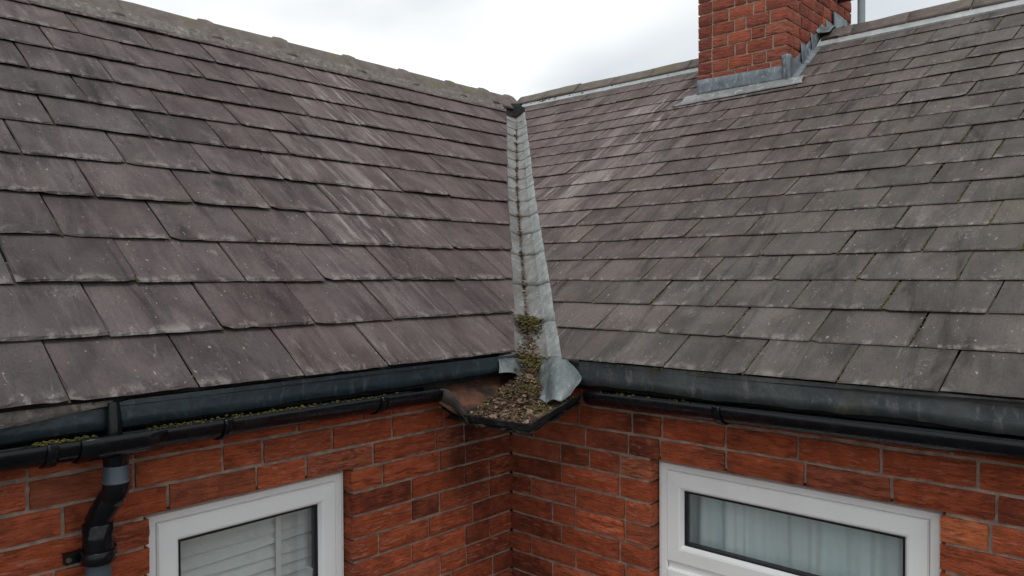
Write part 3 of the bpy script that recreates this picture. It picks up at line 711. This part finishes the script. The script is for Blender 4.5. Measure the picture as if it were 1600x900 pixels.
# front apron: upstand and dressed skirt
m = MB(); rows = []
for i in range(31):
    x = lerp(CX0 - .002, CX1 + .004, i / 30); k = noise.noise(Vector((x * 20, 1, 2))) * .004
    zt = lerp(ZC + 1.098, ZC + 1.088, i / 30); zb = ZE + TR * (CY0 + OV) + .016
    rows.append([Vector((x, CY0 - .006, zt)), Vector((x, CY0 - .010 - k, zt - .004)), Vector((x, CY0 - .012 + k, lerp(zt, zb, .4))), Vector((x, CY0 - .013 - k, lerp(zt, zb, .75))), Vector((x, CY0 - .018, zb + .004))])
m.grid(rows); solid(m.build('lead_upstand', 'lead_chim', chimney, 50), .003)
m = MB(); rows = []; s0 = sC
for i in range(37):
    u = lerp(CX0 - .075, CX1 + .095, i / 36); w = .088 - .02 * (i / 36); k = noise.noise(Vector((u * 18, 5, 2)))
    rows.append([PR(u, s0 + .004, .030), PR(u, s0 - .012, .028 + k * .002), PR(u, s0 - .5 * w, .0245 + k * .003), PR(u + .01, s0 - w + k * .004, .0195)])
m.grid(rows); solid(m.build('lead_skirt', 'lead', chimney, 50), .003)
m = MB(); rows = []                                                                 # left soaker strip sweeping down from the stack
for i in range(15):
    t = i / 14; u = CX0 - .014 - .105 * max(0, t - .55) ** 1.6 * 3.2; v = lerp(sC + .24, sC - .085, t)
    rows.append([PR(u - .016, v, .016), PR(u - .008, v, .034 - .012 * t), PR(u + .006, v, .034 - .014 * t), PR(u + .014, v, .016)])
m.grid(rows); m.build('soaker_edge', 'lead_chim', chimney, 50)
# stepped flashing up the right side, one leaf per course
zs = [1.135, 1.232, 1.320, 1.389, 1.445, 1.520]; ys = [1.742, 1.93, 2.07, 2.205, 2.291, 2.405, 2.60]
for i, zt in enumerate(zs):
    m = MB(); rows = []; y0, y1 = ys[i] - .012, ys[i + 1] + .012
    for j in range(9):
        t = j / 8; y = lerp(y0, y1, t); zb = ZE + TR * (min(y, 2 * YR - y) + OV) + .012; top = ZC + zt + .004 - .002 * t
        top = max(top, zb + .022); k = nz3((y, zt, 0), 30, 2) * .004; x = CX1 + .007 + .0022 * (i % 2)
        rows.append([Vector((x - .004, y, top)), Vector((x + k, y, top - .004)), Vector((x + .004 - k, y, lerp(top, zb, .5))), Vector((x + .008, y, zb + .01)), Vector((x + .04, y, zb + .004 - TR * 0))])
    m.grid(rows); solid(m.build('step_flashing', 'lead_chim', chimney, 55), .003)
m = MB(); rows = []                                                                 # rolled corner of the flashing
for i in range(9):
    t = i / 8; z = lerp(ZC + 1.14, ZC + .985, t); rows.append([Vector((CX1 - .022, CY0 - .016, z)), Vector((CX1 + .002, CY0 - .024 + .006 * math.sin(i * 1.9), z)), Vector((CX1 + .018, CY0 - .012, z)), Vector((CX1 + .016, CY0 + .03, z))])
m.grid(rows); solid(m.build('flashing_corner', 'lead_chim', chimney, 60), .004)
m = MB(); rows = []                                                                 # saddle over the ridge beside the stack
for i in range(11):
    t = i / 10; u0 = 2.30 + .0 * t; y = lerp(YR - .085, YR + .085, t); z = ZR + .014 - TR * .9 * abs(y - YR) * (1 - .5 * math.exp(-((y - YR) / .03) ** 2))
    k = nz3((y, 1, 1), 30) * .004; rows.append([Vector((CX1 + .004, y, z + .028)), Vector((CX1 + .010, y, z + .010)), Vector((CX1 + .05, y, z + .006 + k)), Vector((CX1 + .075 + k, y, z + .004))])
m.grid(rows); solid(m.build('ridge_saddle', 'lead_chim', chimney, 55), .003)

# ------------------------------------------------------------------ eaves aprons
def apron(side, a0, a1, mat, label):
    m = MB(); N = 120; rows = []
    for i in range(N + 1):
        a = lerp(a0, a1, i / N); w1 = noise.noise(Vector((a * 4, 2, 7))); w2 = noise.noise(Vector((a * 13, 5, 1)))
        zt = -.2895; zb = (-.350 if side == 'L' else -.366) + w1 * .009 + w2 * .004; o = .068 + w1 * .004 + (.0028 if int((a + 9) / .57) % 2 else 0)
        if side == 'L':
            k = max(0, (a + .34) / .26); zb += .030 * min(1, k) ** 2 * (1 if a > -.34 else 0); o += .02 * max(0, k) ** 2
            if a < -1.42: zt -= .004; 
        else:
            o += .004 * math.sin(a * 3); zb -= .004 * math.exp(-((a - .4) / .1) ** 2)
        w3 = noise.noise(Vector((a * 31, 8, 2))); prof = [(o - .05, zt + .006), (o - .002, zt), (o + .001 + w3 * .0015, lerp(zt, zb, .3)), (o + .001 + w2 * .004, lerp(zt, zb, .65)), (o + .004 + w3 * .002, zb + w3 * .0015)]
        rows.append([Vector((p, a, ZC + z)) if side == 'L' else Vector((a, -p, ZC + z)) for p, z in prof])
    m.grid(rows); o = solid(m.build('eaves_apron', mat, house, 50), .003); o['label'] = label; return o
apron('L', -END, -.070, 'apron_l', 'dark blue apron hanging under the left eaves')
apron('R', .315, END, 'apron_r', 'dark grey apron hanging under the right eaves')
m = MB(); rows = []                                                                 # pale felt edge showing below the slates at the near end
for i in range(41):
    a = lerp(-END, -1.455, i / 40); h = .024 * max(0, min(1, (-1.455 - a) / .22)) + .002 + .002 * noise.noise(Vector((a * 14, 2, 2))); rows.append([Z(.081, a, -.284), Z(.0835, a, -.292), Z(.0845 + .004 * h / .024, a, -.292 - h)])
m.grid(rows); solid(m.build('felt_edge', 'bed', house, 50), .002)
# lead lips thrown from the foot of the valley into the corner tray
def patch(name, cps, mat, parent, nu=14, nv=12, amp=.007, ph=0, th=.0022, fold=None):
    # bilinear patch through a small grid of control points, smoothed
    R, Cn = len(cps), len(cps[0]); m = MB(); rows = []
    def cr1(P, t):
        n = len(P) - 1; x = t * n; i = min(int(x), n - 1); f = x - i
        p0 = P[max(i - 1, 0)]; p1 = P[i]; p2 = P[i + 1]; p3 = P[min(i + 2, n)]
        return .5 * ((2 * p1) + (p2 - p0) * f + (2 * p0 - 5 * p1 + 4 * p2 - p3) * f * f + (3 * p1 - p0 - 3 * p2 + p3) * f ** 3)
    for i in range(nv + 1):
        row = []
        for j in range(nu + 1):
            line = [cr1([Vector(p) for p in r], j / nu) for r in cps]; p = cr1(line, i / nv)
            if fold: w = abs(math.sin(math.pi * fold[0] * (j / nu) + 1.1 * i / nv + ph)); p = p + Vector((.3, -.3, .9)) * fold[1] * (w ** 1.6) * (.25 + i / nv)
            row.append(p + Vector((nz3(p, 22, ph), nz3(p, 22, ph + 7), nz3(p, 22, ph + 13))) * amp + Vector((nz3(p, 55, ph), nz3(p, 55, ph + 3), abs(nz3(p, 30, ph + 5)) * -1.2)) * amp * .5)
        rows.append(row)
    m.grid(rows); return solid(m.build(name, mat, parent, 70), th)
eR0 = PR(.325, .02, .004); eR1 = PR(.262, .075, .0)
patch('lead_lip', [[Z(.130, .020, -.300), Z(.195, -.020, -.292), Z(.265, -.055, -.281), Z(.332, -.080, -.282)],
                   [Z(.155, -.020, -.330), Z(.222, -.065, -.312), Z(.300, -.100, -.304), Z(.375, -.097, -.305)],
                   [Z(.195, -.070, -.368), Z(.262, -.110, -.350), Z(.335, -.138, -.340), Z(.415, -.116, -.330)],
                   [Z(.250, -.130, -.404), Z(.312, -.158, -.388), Z(.372, -.172, -.374), Z(.446, -.142, -.352)],
                   [Z(.305, -.195, -.428), Z(.352, -.208, -.420), Z(.398, -.208, -.412), Z(.436, -.188, -.398)]], 'lead_drip', vlin, nu=44, nv=34, amp=.004, ph=3, fold=(2.2, .012))
patch('lead_lip', [[Z(.076, -.150, -.288), Z(.080, -.085, -.290), Z(.10, -.035, -.312), Z(.13, .00, -.325)],
                   [Z(.092, -.160, -.322), Z(.104, -.095, -.322), Z(.118, -.050, -.340), Z(.14, -.03, -.355)],
                   [Z(.100, -.170, -.348), Z(.126, -.110, -.355), Z(.140, -.080, -.380), Z(.155, -.060, -.40)]], 'lead_drip', vlin, nu=24, nv=18, amp=.0035, ph=9, fold=(1.5, .006))

# ------------------------------------------------------------------ gutters
def gutter(side, a0, a1, rim_x, zr, label, brackets, unions, zslope=0.0):
    root = empty('rain_gutter', (0, 0, 0)); root.location = ((rim_x, (a0 + a1) / 2, ZC + zr) if side == 'L' else ((a0 + a1) / 2, -rim_x, ZC + zr))
    PINV[root.name] = Matrix.Translation(-Vector(root.location))
    w = .052; cx = rim_x - w
    def P(dx, a, z): z += zslope * (a - a0); return Vector((dx, a, ZC + z)) if side == 'L' else Vector((a, -dx, ZC + z))
    def sec(r, a, extra=0, rimroll=True):
        pts = []
        for k in range(15):
            t = math.pi * k / 14; pts.append(P(cx - r * math.cos(t), a, zr - r * .82 * math.sin(t)))
        if rimroll:
            for k in range(1, 6):
                t = math.pi * k / 5 * 1.5; pts.append(P(cx + r - .004 + .004 * math.cos(t) , a, zr + .004 * math.sin(t)))
        return pts
    m = MB(); N = 40; m.grid([sec(w, lerp(a0, a1, i / N)) for i in range(N + 1)]); solid(m.build('channel', 'black', root, 50), .003, 1)
    for b in brackets:
        m = MB(); m.grid([sec(w + .004, b - .011), sec(w + .0045, b), sec(w + .004, b + .011)]); solid(m.build('bracket', 'black', root, 50), .005, 1)
        m = MB(); lo, hi = P(cx + w - .012, b - .007, zr - .002), P(cx + w + .011, b + .007, zr + .009); m.box(tuple(map(min, zip(lo, hi))), tuple(map(max, zip(lo, hi)))); bevelled(m.build('bracket_clip', 'black', root), .002)
    for (p, q) in unions:
        m = MB(); m.grid([sec(w + .0055, lerp(p, q, i / 4)) for i in range(5)]); solid(m.build('union', 'black', root, 50), .005, 1)
    m = MB()                                                                       # silt lying in the channel
    N = 60; rows = []
    for i in range(N + 1):
        a = lerp(a0 + .01, a1 - .01, i / N); h = -.020 + nz3((a, 1, 2), 7, 3) * .008 + (.006 if side == 'L' and -1.5 < a < -.6 else -.004)
        rows.append([P(cx + dx, a, zr + h + nz3((a, dx, 1), 40) * .004) for dx in (-.040, -.02, 0, .02, .040)])
    m.grid(rows); m.build('silt', 'soil', root, 60)
    tag(root, label, 'gutter'); return root, P
gL, GPL = gutter('L', -END, -.47, .145, -.357, 'black half-round gutter along the left eaves, joined to the downpipe', [-1.60, -1.205, -.715], [(-1.545, -1.36)], -.004)
gR, GPR = gutter('R', .455, END, .145, -.384, 'black half-round gutter along the right eaves, above the curtained window', [.93, 1.70, 2.4], [], .006)

# ------------------------------------------------------------------ corner tray
tray = empty('corner_tray', tuple(Z(.3, -.27, -.50))); tag(tray, 'bent dark metal corner tray under the valley, full of dead leaves', 'gutter tray')
A, Fp, B, Cc = Z(.175, -.405, -.452), Z(.435, -.385, -.452), Z(.435, -.125, -.388), Z(.06, -.06, -.40)
D0 = Z(.045, -.40, -.41)
dn = Vector((0, 0, -.034))
def side_wall(name, pts, mat='tray', amp=.003):
    m = MB(); rows = []
    for i in range(len(pts) - 1):
        for k in range(8 if i < len(pts) - 2 else 9):
            p = pts[i].lerp(pts[i + 1], k / 8); cen = Z(.25, -.2, -.45); inw = (cen - p); inw.z = 0; inw.normalize(); w = nz3(p, 25, 2) * amp
            rows.append([p - inw * .006 + Vector((0, 0, w - .005)), p - inw * .004 + Vector((0, 0, w + .001)), p + inw * (.002 + w) + Vector((0, 0, w)), p + dn * .5 + inw * (.006 + w), p + dn + inw * .016])
    m.grid(rows); return solid(m.build(name, mat, tray, 45), .0025)
side_wall('front_rim', [D0 + Vector((.05, .0, .0)), A, Fp, B])
m = MB(); flo = [p + dn * .9 for p in (D0, A, Fp, B, Cc)]; m.add(flo + [sum(flo, Vector()) / 5], [(0, 1, 5), (1, 2, 5), (2, 3, 5), (3, 4, 5), (4, 0, 5)]); solid(m.build('floor', 'tray', tray), .002)
patch('bent_flange', [[Z(.147, -.490, -.360), Z(.150, -.465, -.364), Z(.160, -.435, -.392), Z(.170, -.415, -.430), Z(.184, -.408, -.455)],
                      [Z(.140, -.488, -.386), Z(.146, -.462, -.392), Z(.155, -.432, -.416), Z(.168, -.412, -.448), Z(.182, -.404, -.470)],
                      [Z(.118, -.485, -.402), Z(.126, -.458, -.410), Z(.140, -.425, -.434), Z(.158, -.402, -.464), Z(.178, -.396, -.486)]], 'zinc', tray, nu=24, nv=12, amp=.003, ph=5)
patch('rusty_back', [[Z(.012, -.47, -.372), Z(.012, -.33, -.366), Z(.012, -.18, -.362), Z(.012, -.05, -.362)], [Z(.065, -.455, -.402), Z(.065, -.33, -.398), Z(.065, -.18, -.392), Z(.065, -.06, -.388)],
                     [Z(.150, -.405, -.462), Z(.14, -.32, -.45), Z(.13, -.18, -.43), Z(.12, -.08, -.41)]], 'rust', tray, nu=20, nv=14, amp=.004, ph=12)

# ------------------------------------------------------------------ downpipe
YP = -1.455
dp = empty('downpipe', (.06, YP, 0)); tag(dp, 'black downpipe with a swan-neck elbow left of the blind window', 'downpipe')
gx = .093
def part(name, path, rad, mat, seg=24, cap=False, sm=75):
    m = MB(); m.tube([Vector(p) + Vector((0, 0, ZC)) for p in path], rad, seg, cap); return m.build(name, mat, dp, sm)
part('outlet', [(gx, YP, -.400), (gx, YP, -.412), (gx, YP, -.455)], [.036, .028, .0265], 'black')
part('leaf_guard', [(gx - .006, YP, -.375), (gx - .008, YP, -.33), (gx - .014, YP, -.290)], [.018, .017, .014], 'black', 14, True)
part('collar', [(gx, YP, -.432), (gx, YP, -.434), (gx, YP, -.468), (gx, YP, -.472), (gx, YP, -.476)], [.026, .0275, .0275, .031, .0275], 'pipe')
el = []
for k in range(13):
    t = k / 12 * math.radians(52); el.append((gx - .045 + .045 * math.cos(t), YP - .012 + .012 * math.cos(t) , -.476 - .045 * math.sin(t)))
p0 = el[-1]; p1 = (.062, YP - .020, -.545); el += [tuple(lerp(a, b, .5) for a, b in zip(p0, p1)), p1, (.048, YP - .024, -.566), (.046, YP - .025, -.590)]
part('elbow', el, [.0290] * 13 + [.0285, .0285, .029, .029], 'black')
PX, PY = .046, YP - .025
part('socket', [(PX, PY, -.572), (PX, PY, -.574), (PX, PY, -.640), (PX, PY, -.645)], [.029, .033, .033, .029], 'black')
part('pipe', [(PX, PY, -.62), (PX, PY, -1.5), (PX, PY, -2.2), (PX, PY, -2.72)], .0275, 'pipe')
cl = part('clip', [(PX, PY, -.636), (PX, PY, -.638), (PX, PY, -.664), (PX, PY, -.666)], [.034, .0365, .0365, .034], 'black')
m = MB(); m.box(tuple(Z(.000, PY - .062, -.664)), tuple(Z(.022, PY + .050, -.640))); m.build('clip_lug', 'black', dp)
for q in (-.056, .044):
    m = MB(); m.tube([Z(.020, PY + q, -.652), Z(.028, PY + q, -.652)], .006, 8); m.build('bolt', 'zinc', dp)

# ------------------------------------------------------------------ mast behind the chimney
mast = empty('aerial_mast', (.50, 2.50, ZC + 1.10)); tag(mast, 'grey metal mast standing behind the chimney at the ridge', 'mast')
m = MB(); m.tube([(.462, 2.50, ZC + 1.10), (.462, 2.50, ZC + 3.0)], .021, 16); m.build('pole', 'steel', mast, 40)
for z in (1.60, 2.0):
    m = MB(); m.box((CX1 - .002, 2.485, ZC + z), (.462, 2.515, ZC + z + .03)); m.tube([(.462, 2.50, ZC + z - .005), (.462, 2.50, ZC + z + .035)], .027, 14); m.build('bracket', 'black', mast)

# ------------------------------------------------------------------ curtain and blind
m = MB(); rows = []; z0, z1 = WBOT + .02, ZB - .05
for k in range(13):
    z = lerp(z1, z0, k / 12); row = []
    for i in range(181):
        x = lerp(.66, 1.46, i / 180); f = .4 + .6 * k / 12
        y = .150 + .060 * noise.noise(Vector((x * 17, z * .8, 3))) * f + .030 * noise.noise(Vector((x * 41, z * .7, 8))) * f + .02 * noise.noise(Vector((x * 5, z * 2, 3)))
        row.append(Vector((x, y, z)))
    rows.append(row)
m.grid(rows); cur = m.build('curtain', 'curtain', None, 180); tag(cur, 'pale teal gathered curtain hanging behind the right window', 'curtain')
bl = empty('venetian_blind', (-.16, -1.04, ZB - .06)); tag(bl, 'white slatted blind hanging behind the left window', 'blind')
m = MB(); m.box((-.185, -1.31, ZB - .10), (-.15, -.765, ZB - .065)); m.build('head_rail', 'blind', bl)
sm_ = MB(); rows = []
for i in range(9):
    row = []
    for k in range(5):
        t = k / 4 - .5; row.append(Vector((t * .046, lerp(-.27, .27, i / 8), -.012 * t * 2 + .003 * math.cos(t * 3) + .0015 * math.sin(i * 1.1))))
    rows.append(row)
sm_.grid(rows); sme = sm_.mesh('slat'); smooth(sme)
for i in range(21):
    o = link('slat', sme, 'blind', bl); o.matrix_basis = Matrix.Translation((-.168, -1.04, ZB - .125 - i * .036)) @ Matrix.Rotation(RND.gauss(0, .012), 4, 'X') @ Matrix.Rotation(math.radians(30) + RND.gauss(0, .06), 4, 'Y')
for y in (-1.22, -.90):
    m = MB(); m.box((-.147, y - .009, ZB - .9), (-.1455, y + .009, ZB - .10)); m.build('ladder_tape', 'blind', bl)

# ------------------------------------------------------------------ moss, leaf litter
rm = random.Random(99)
def lump(mb, p, r, nrm=Vector((0, 0, 1)), flat=.6, rnd=rm):
    t = nrm.orthogonal().normalized(); b = nrm.cross(t); V = []; a0 = rnd.uniform(0, 6)
    for lv, (h, k) in enumerate(((0, 1.0), (.55, .85))):
        for i in range(6):
            a = a0 + lv * .5 + i * math.pi / 3; q = r * k * rnd.uniform(.65, 1.3); V.append(p + t * math.cos(a) * q + b * math.sin(a) * q + nrm * r * flat * h * rnd.uniform(.7, 1.4))
    V.append(p + nrm * r * flat * rnd.uniform(.9, 1.5))
    mb.add(V, [(i, (i + 1) % 6, 6 + i) for i in range(6)] + [((i + 1) % 6, 6 + (i + 1) % 6, 6 + i) for i in range(6)] + [(6 + i, 6 + (i + 1) % 6, 12) for i in range(6)])
mj = MB(); nL = Vector((sL, 0, cL)); nR = Vector((0, -sR, cR))
for (F, u, s, g, skew, lift, t, side, uc, w, edge) in moss_spots:
    nn = nL if side == 'L' else nR; am = rm.random() * (1.0 if side == 'R' else .8)
    fade = 1.0 if s < 1.2 else .45
    ev = interp(edge, s) if side == 'L' else interp(edge, s)
    if (side == 'L' and u > ev - .02) or (side == 'R' and u < ev + .02) or (CX0 - .1 < u < CX1 + .1 and side == 'R' and s > sC - .2): continue
    if rm.random() < .75 * fade + .1:
        n = int(46 * am * g / .2) + 4
        for i in range(n):
            v = g * (rm.random() ** (1.4 if rm.random() < .7 else .6)); hh = lift * (1 - v / (1.5 * g)) + t * .35
            lump(mj, F @ Vector((u + skew * v + rm.gauss(0, .0008), s + v, hh)), rm.uniform(.0020, .0046), nn, .9)
    if rm.random() < .5 * fade and ((side == 'L' and uc + w * .6 < ev) or (side == 'R' and uc - w * .6 > ev)):
        for i in range(rm.randrange(2, 9)):
            lump(mj, F @ Vector((uc + rm.uniform(-.5, .5) * w, s - rm.uniform(-.001, .004), lift * .45)), rm.uniform(.002, .0045), nn, .8)
tag(mj.build('joint_moss', 'moss', None, normals=False), 'yellow green moss growing in the slate joints', 'moss', kind='stuff')
mg = MB()
for i in range(1100):                                                                # moss along the left gutter
    a = rm.choice([rm.uniform(-1.62, -1.50), rm.uniform(-1.38, -.60), rm.uniform(-1.38, -.9)]); dx = rm.uniform(.075, .130)
    lump(mg, GPL(dx, a, -.357 - .012 + .016 * rm.random() * (1 if dx < .1 else .4)), rm.uniform(.002, .0055))
for i in range(70): lump(mg, GPR(rm.uniform(.05, .125), rm.choice([rm.uniform(.455, .56), rm.uniform(.46, .8)]), -.384 - .014 + .012 * rm.random()), rm.uniform(.003, .008))
for i in range(90):                                                                 # ridge flashing tufts
    u = rm.choice([rm.uniform(-1.8, -.9), rm.uniform(-1.75, -1.5), rm.uniform(-1.1, -1.0)]); lump(mg, PR(u, rm.uniform(2.70, 2.80), .022), rm.uniform(.004, .012), nR, .6)
for i in range(60): lump(mg, PL(rm.gauss(.66, .05), rm.uniform(2.46, 2.56), .03), rm.uniform(.004, .011), nL, .6)
tag(mg.build('gutter_moss', 'moss', None, normals=False), 'green moss cushions in the gutters and on the ridges', 'moss', kind='stuff')

def heap(x, y):                                                                     # height of the heap inside the tray and up the valley foot
    z = -.466 + .20 * (y + .385)
    z += .05 * math.exp(-(((x - .20) / .10) ** 2 + ((y + .12) / .10) ** 2)) + .012 * noise.noise(Vector((x * 14, y * 14, 2)))
    return z
def valley_at(q): return creaseP(q)
ml = MB(); md_ = MB()
for i in range(1):                                                                  # body of the heap
    rows = []
    for a in range(25):
        row = []
        for b in range(25):
            sx, sy = a / 24, b / 24; p = (D0.lerp(Cc, sy)).lerp(A.lerp(Fp, sx).lerp(B, sy * .0) if False else Fp.lerp(B, sy), sx)
            if sy < .02: p = (A.lerp(Fp, sx))
            x, y = p.x, p.y; row.append(Z(x, y, heap(x, y) - .012 + .006 * noise.noise(Vector((x * 60, y * 60, 1)))))
        rows.append(row)
    md_.grid(rows)
def bit(mb, p, size, rnd, kind):
    d = Vector((rnd.gauss(0, 1), rnd.gauss(0, 1), rnd.gauss(0, .35))).normalized(); sdv = d.cross(Vector((rnd.gauss(0, .4), rnd.gauss(0, .4), 1))).normalized(); nn = sdv.cross(d)
    hue = min(1, max(0, rnd.betavariate(1.1, 2.1))) if rnd.random() > .09 else rnd.uniform(.72, 1)
    if kind == 'leaf':
        L, W, curl = size, size * rnd.uniform(.25, .55), rnd.uniform(-.5, .5); V = []
        for k, (t, w) in enumerate(((-.5, .15), (-.15, 1), (.2, .9), (.5, .1))):
            c = p + d * L * t + nn * curl * L * (t * t); V += [c - sdv * W * w * .5 + nn * W * .3 * rnd.random(), c + sdv * W * w * .5 + nn * W * .3 * rnd.random()]
        mb.add(V, [(0, 1, 3, 2), (2, 3, 5, 4), (4, 5, 7, 6)], hue)
    else:
        r = size * .035 + .0006; bend = nn * size * rnd.uniform(-.15, .15); pts = [p - d * size * .5, p + bend, p + d * size * .5]; V = []
        for c in pts: V += [c + sdv * r, c - sdv * r * .5 + nn * r * .87, c - sdv * r * .5 - nn * r * .87]
        mb.add(V, [(i * 3 + k, i * 3 + (k + 1) % 3, i * 3 + 3 + (k + 1) % 3, i * 3 + 3 + k) for i in range(2) for k in range(3)], hue * .9)
rl = random.Random(4); mossy = MB()
def in_tray():
    while True:
        sx, sy = rl.random(), rl.random() ** 1.35; p = A.lerp(Fp, sx).lerp(Cc.lerp(B, sx), sy)
        if .09 < p.x < .418 and -.378 < p.y < -.03: return p.x, p.y
for i in range(4200):
    x, y = in_tray(); bit(ml, Z(x, y, heap(x, y) + rl.uniform(-.004, .008)), rl.uniform(.004, .013) if rl.random() < .78 else rl.uniform(.014, .040), rl, 'leaf' if rl.random() < .45 else 'twig')
for i in range(620):                                                                # moss in drifts on the heap
    cx_, cy_, r0 = rl.choice([(.14, -.16, .03), (.22, -.10, .028), (.31, -.31, .03), (.36, -.25, .03), (.16, -.30, .035), (.26, -.17, .03), (.38, -.17, .02)])
    x, y = rl.gauss(cx_, r0), rl.gauss(cy_, r0)
    if .06 < x < .42 and y > -.38: lump(mossy, Z(x, y, heap(x, y) + rl.uniform(-.003, .005)), rl.uniform(.003, .008), rnd=rl)
def on_valley(q, off):                                                              # point on the lining a sideways step from the crease
    sec = vsec(q, .006, 0); c = sec[5]; t = sec[1] if off < 0 else sec[9]; return c.lerp(t, min(1, abs(off)))
for i in range(1300):                                                                # the tongue of debris climbing the valley foot
    q = rl.choice([rl.uniform(-.10, .17), rl.uniform(.10, .165), rl.uniform(-.1, .02)]); wd = .75 if q < .05 else .62
    p = on_valley(max(q, -.015), rl.gauss(.0, .58) * wd * (1 if q > .09 or q < .02 else .75))
    if q < -.015: k = (-.015 - q) / .085; p = p.lerp(Z(.19 + rl.gauss(0, .025), -.10 + rl.gauss(0, .02), heap(.19, -.10)), k)
    mound = .034 * math.exp(-((q - .13) / .035) ** 2) + .014 * math.exp(-((q - 0) / .07) ** 2)
    p = p + Vector((0, 0, rl.uniform(0, 1) * mound + .002))
    if rl.random() < (.38 if .11 < q < .16 or -.06 < q < -.01 else .07): lump(mossy, p, rl.uniform(.004, .010), rnd=rl)
    else: bit(ml, p, rl.uniform(.007, .022), rl, 'leaf' if rl.random() < .55 else 'twig')
for i in range(620):                                                                # crumbs lodged along the crease
    q = .2 + 1.5 * rl.random() ** 1.15; k = min(range(len(qs)), key=lambda j: abs(qs[j] - q)); near = rl.random() < .55
    if near: q = qs[k] + rl.gauss(0, .008)
    q = max(.19, min(1.8, q)); p = on_valley(q, rl.gauss(0, .09 if near else .03)); bit(ml, p + Vector((0, 0, .005)), rl.uniform(.007, .021), rl, 'leaf' if rl.random() < .7 else 'twig')
for i in range(130): bit(ml, GPL(rl.uniform(.05, .12), rl.choice([rl.uniform(-1.6, -.6), rl.uniform(-1.62, -1.5), rl.uniform(-.72, -.5)]), -.357 - .012), rl.uniform(.008, .022), rl, 'leaf')
hb = md_.build('leaf_mould', 'soil', None, 60); tag(hb, 'dark rotted leaf mould filling the corner tray', 'leaf mould', kind='stuff')
tag(ml.build('leaf_litter', 'litter', None, normals=False), 'brown dead leaves and twigs heaped at the valley foot', 'leaf litter', kind='stuff')
tag(mossy.build('heap_moss', 'moss', None, normals=False), 'mossy clumps growing on the leaf heap', 'moss', kind='stuff')
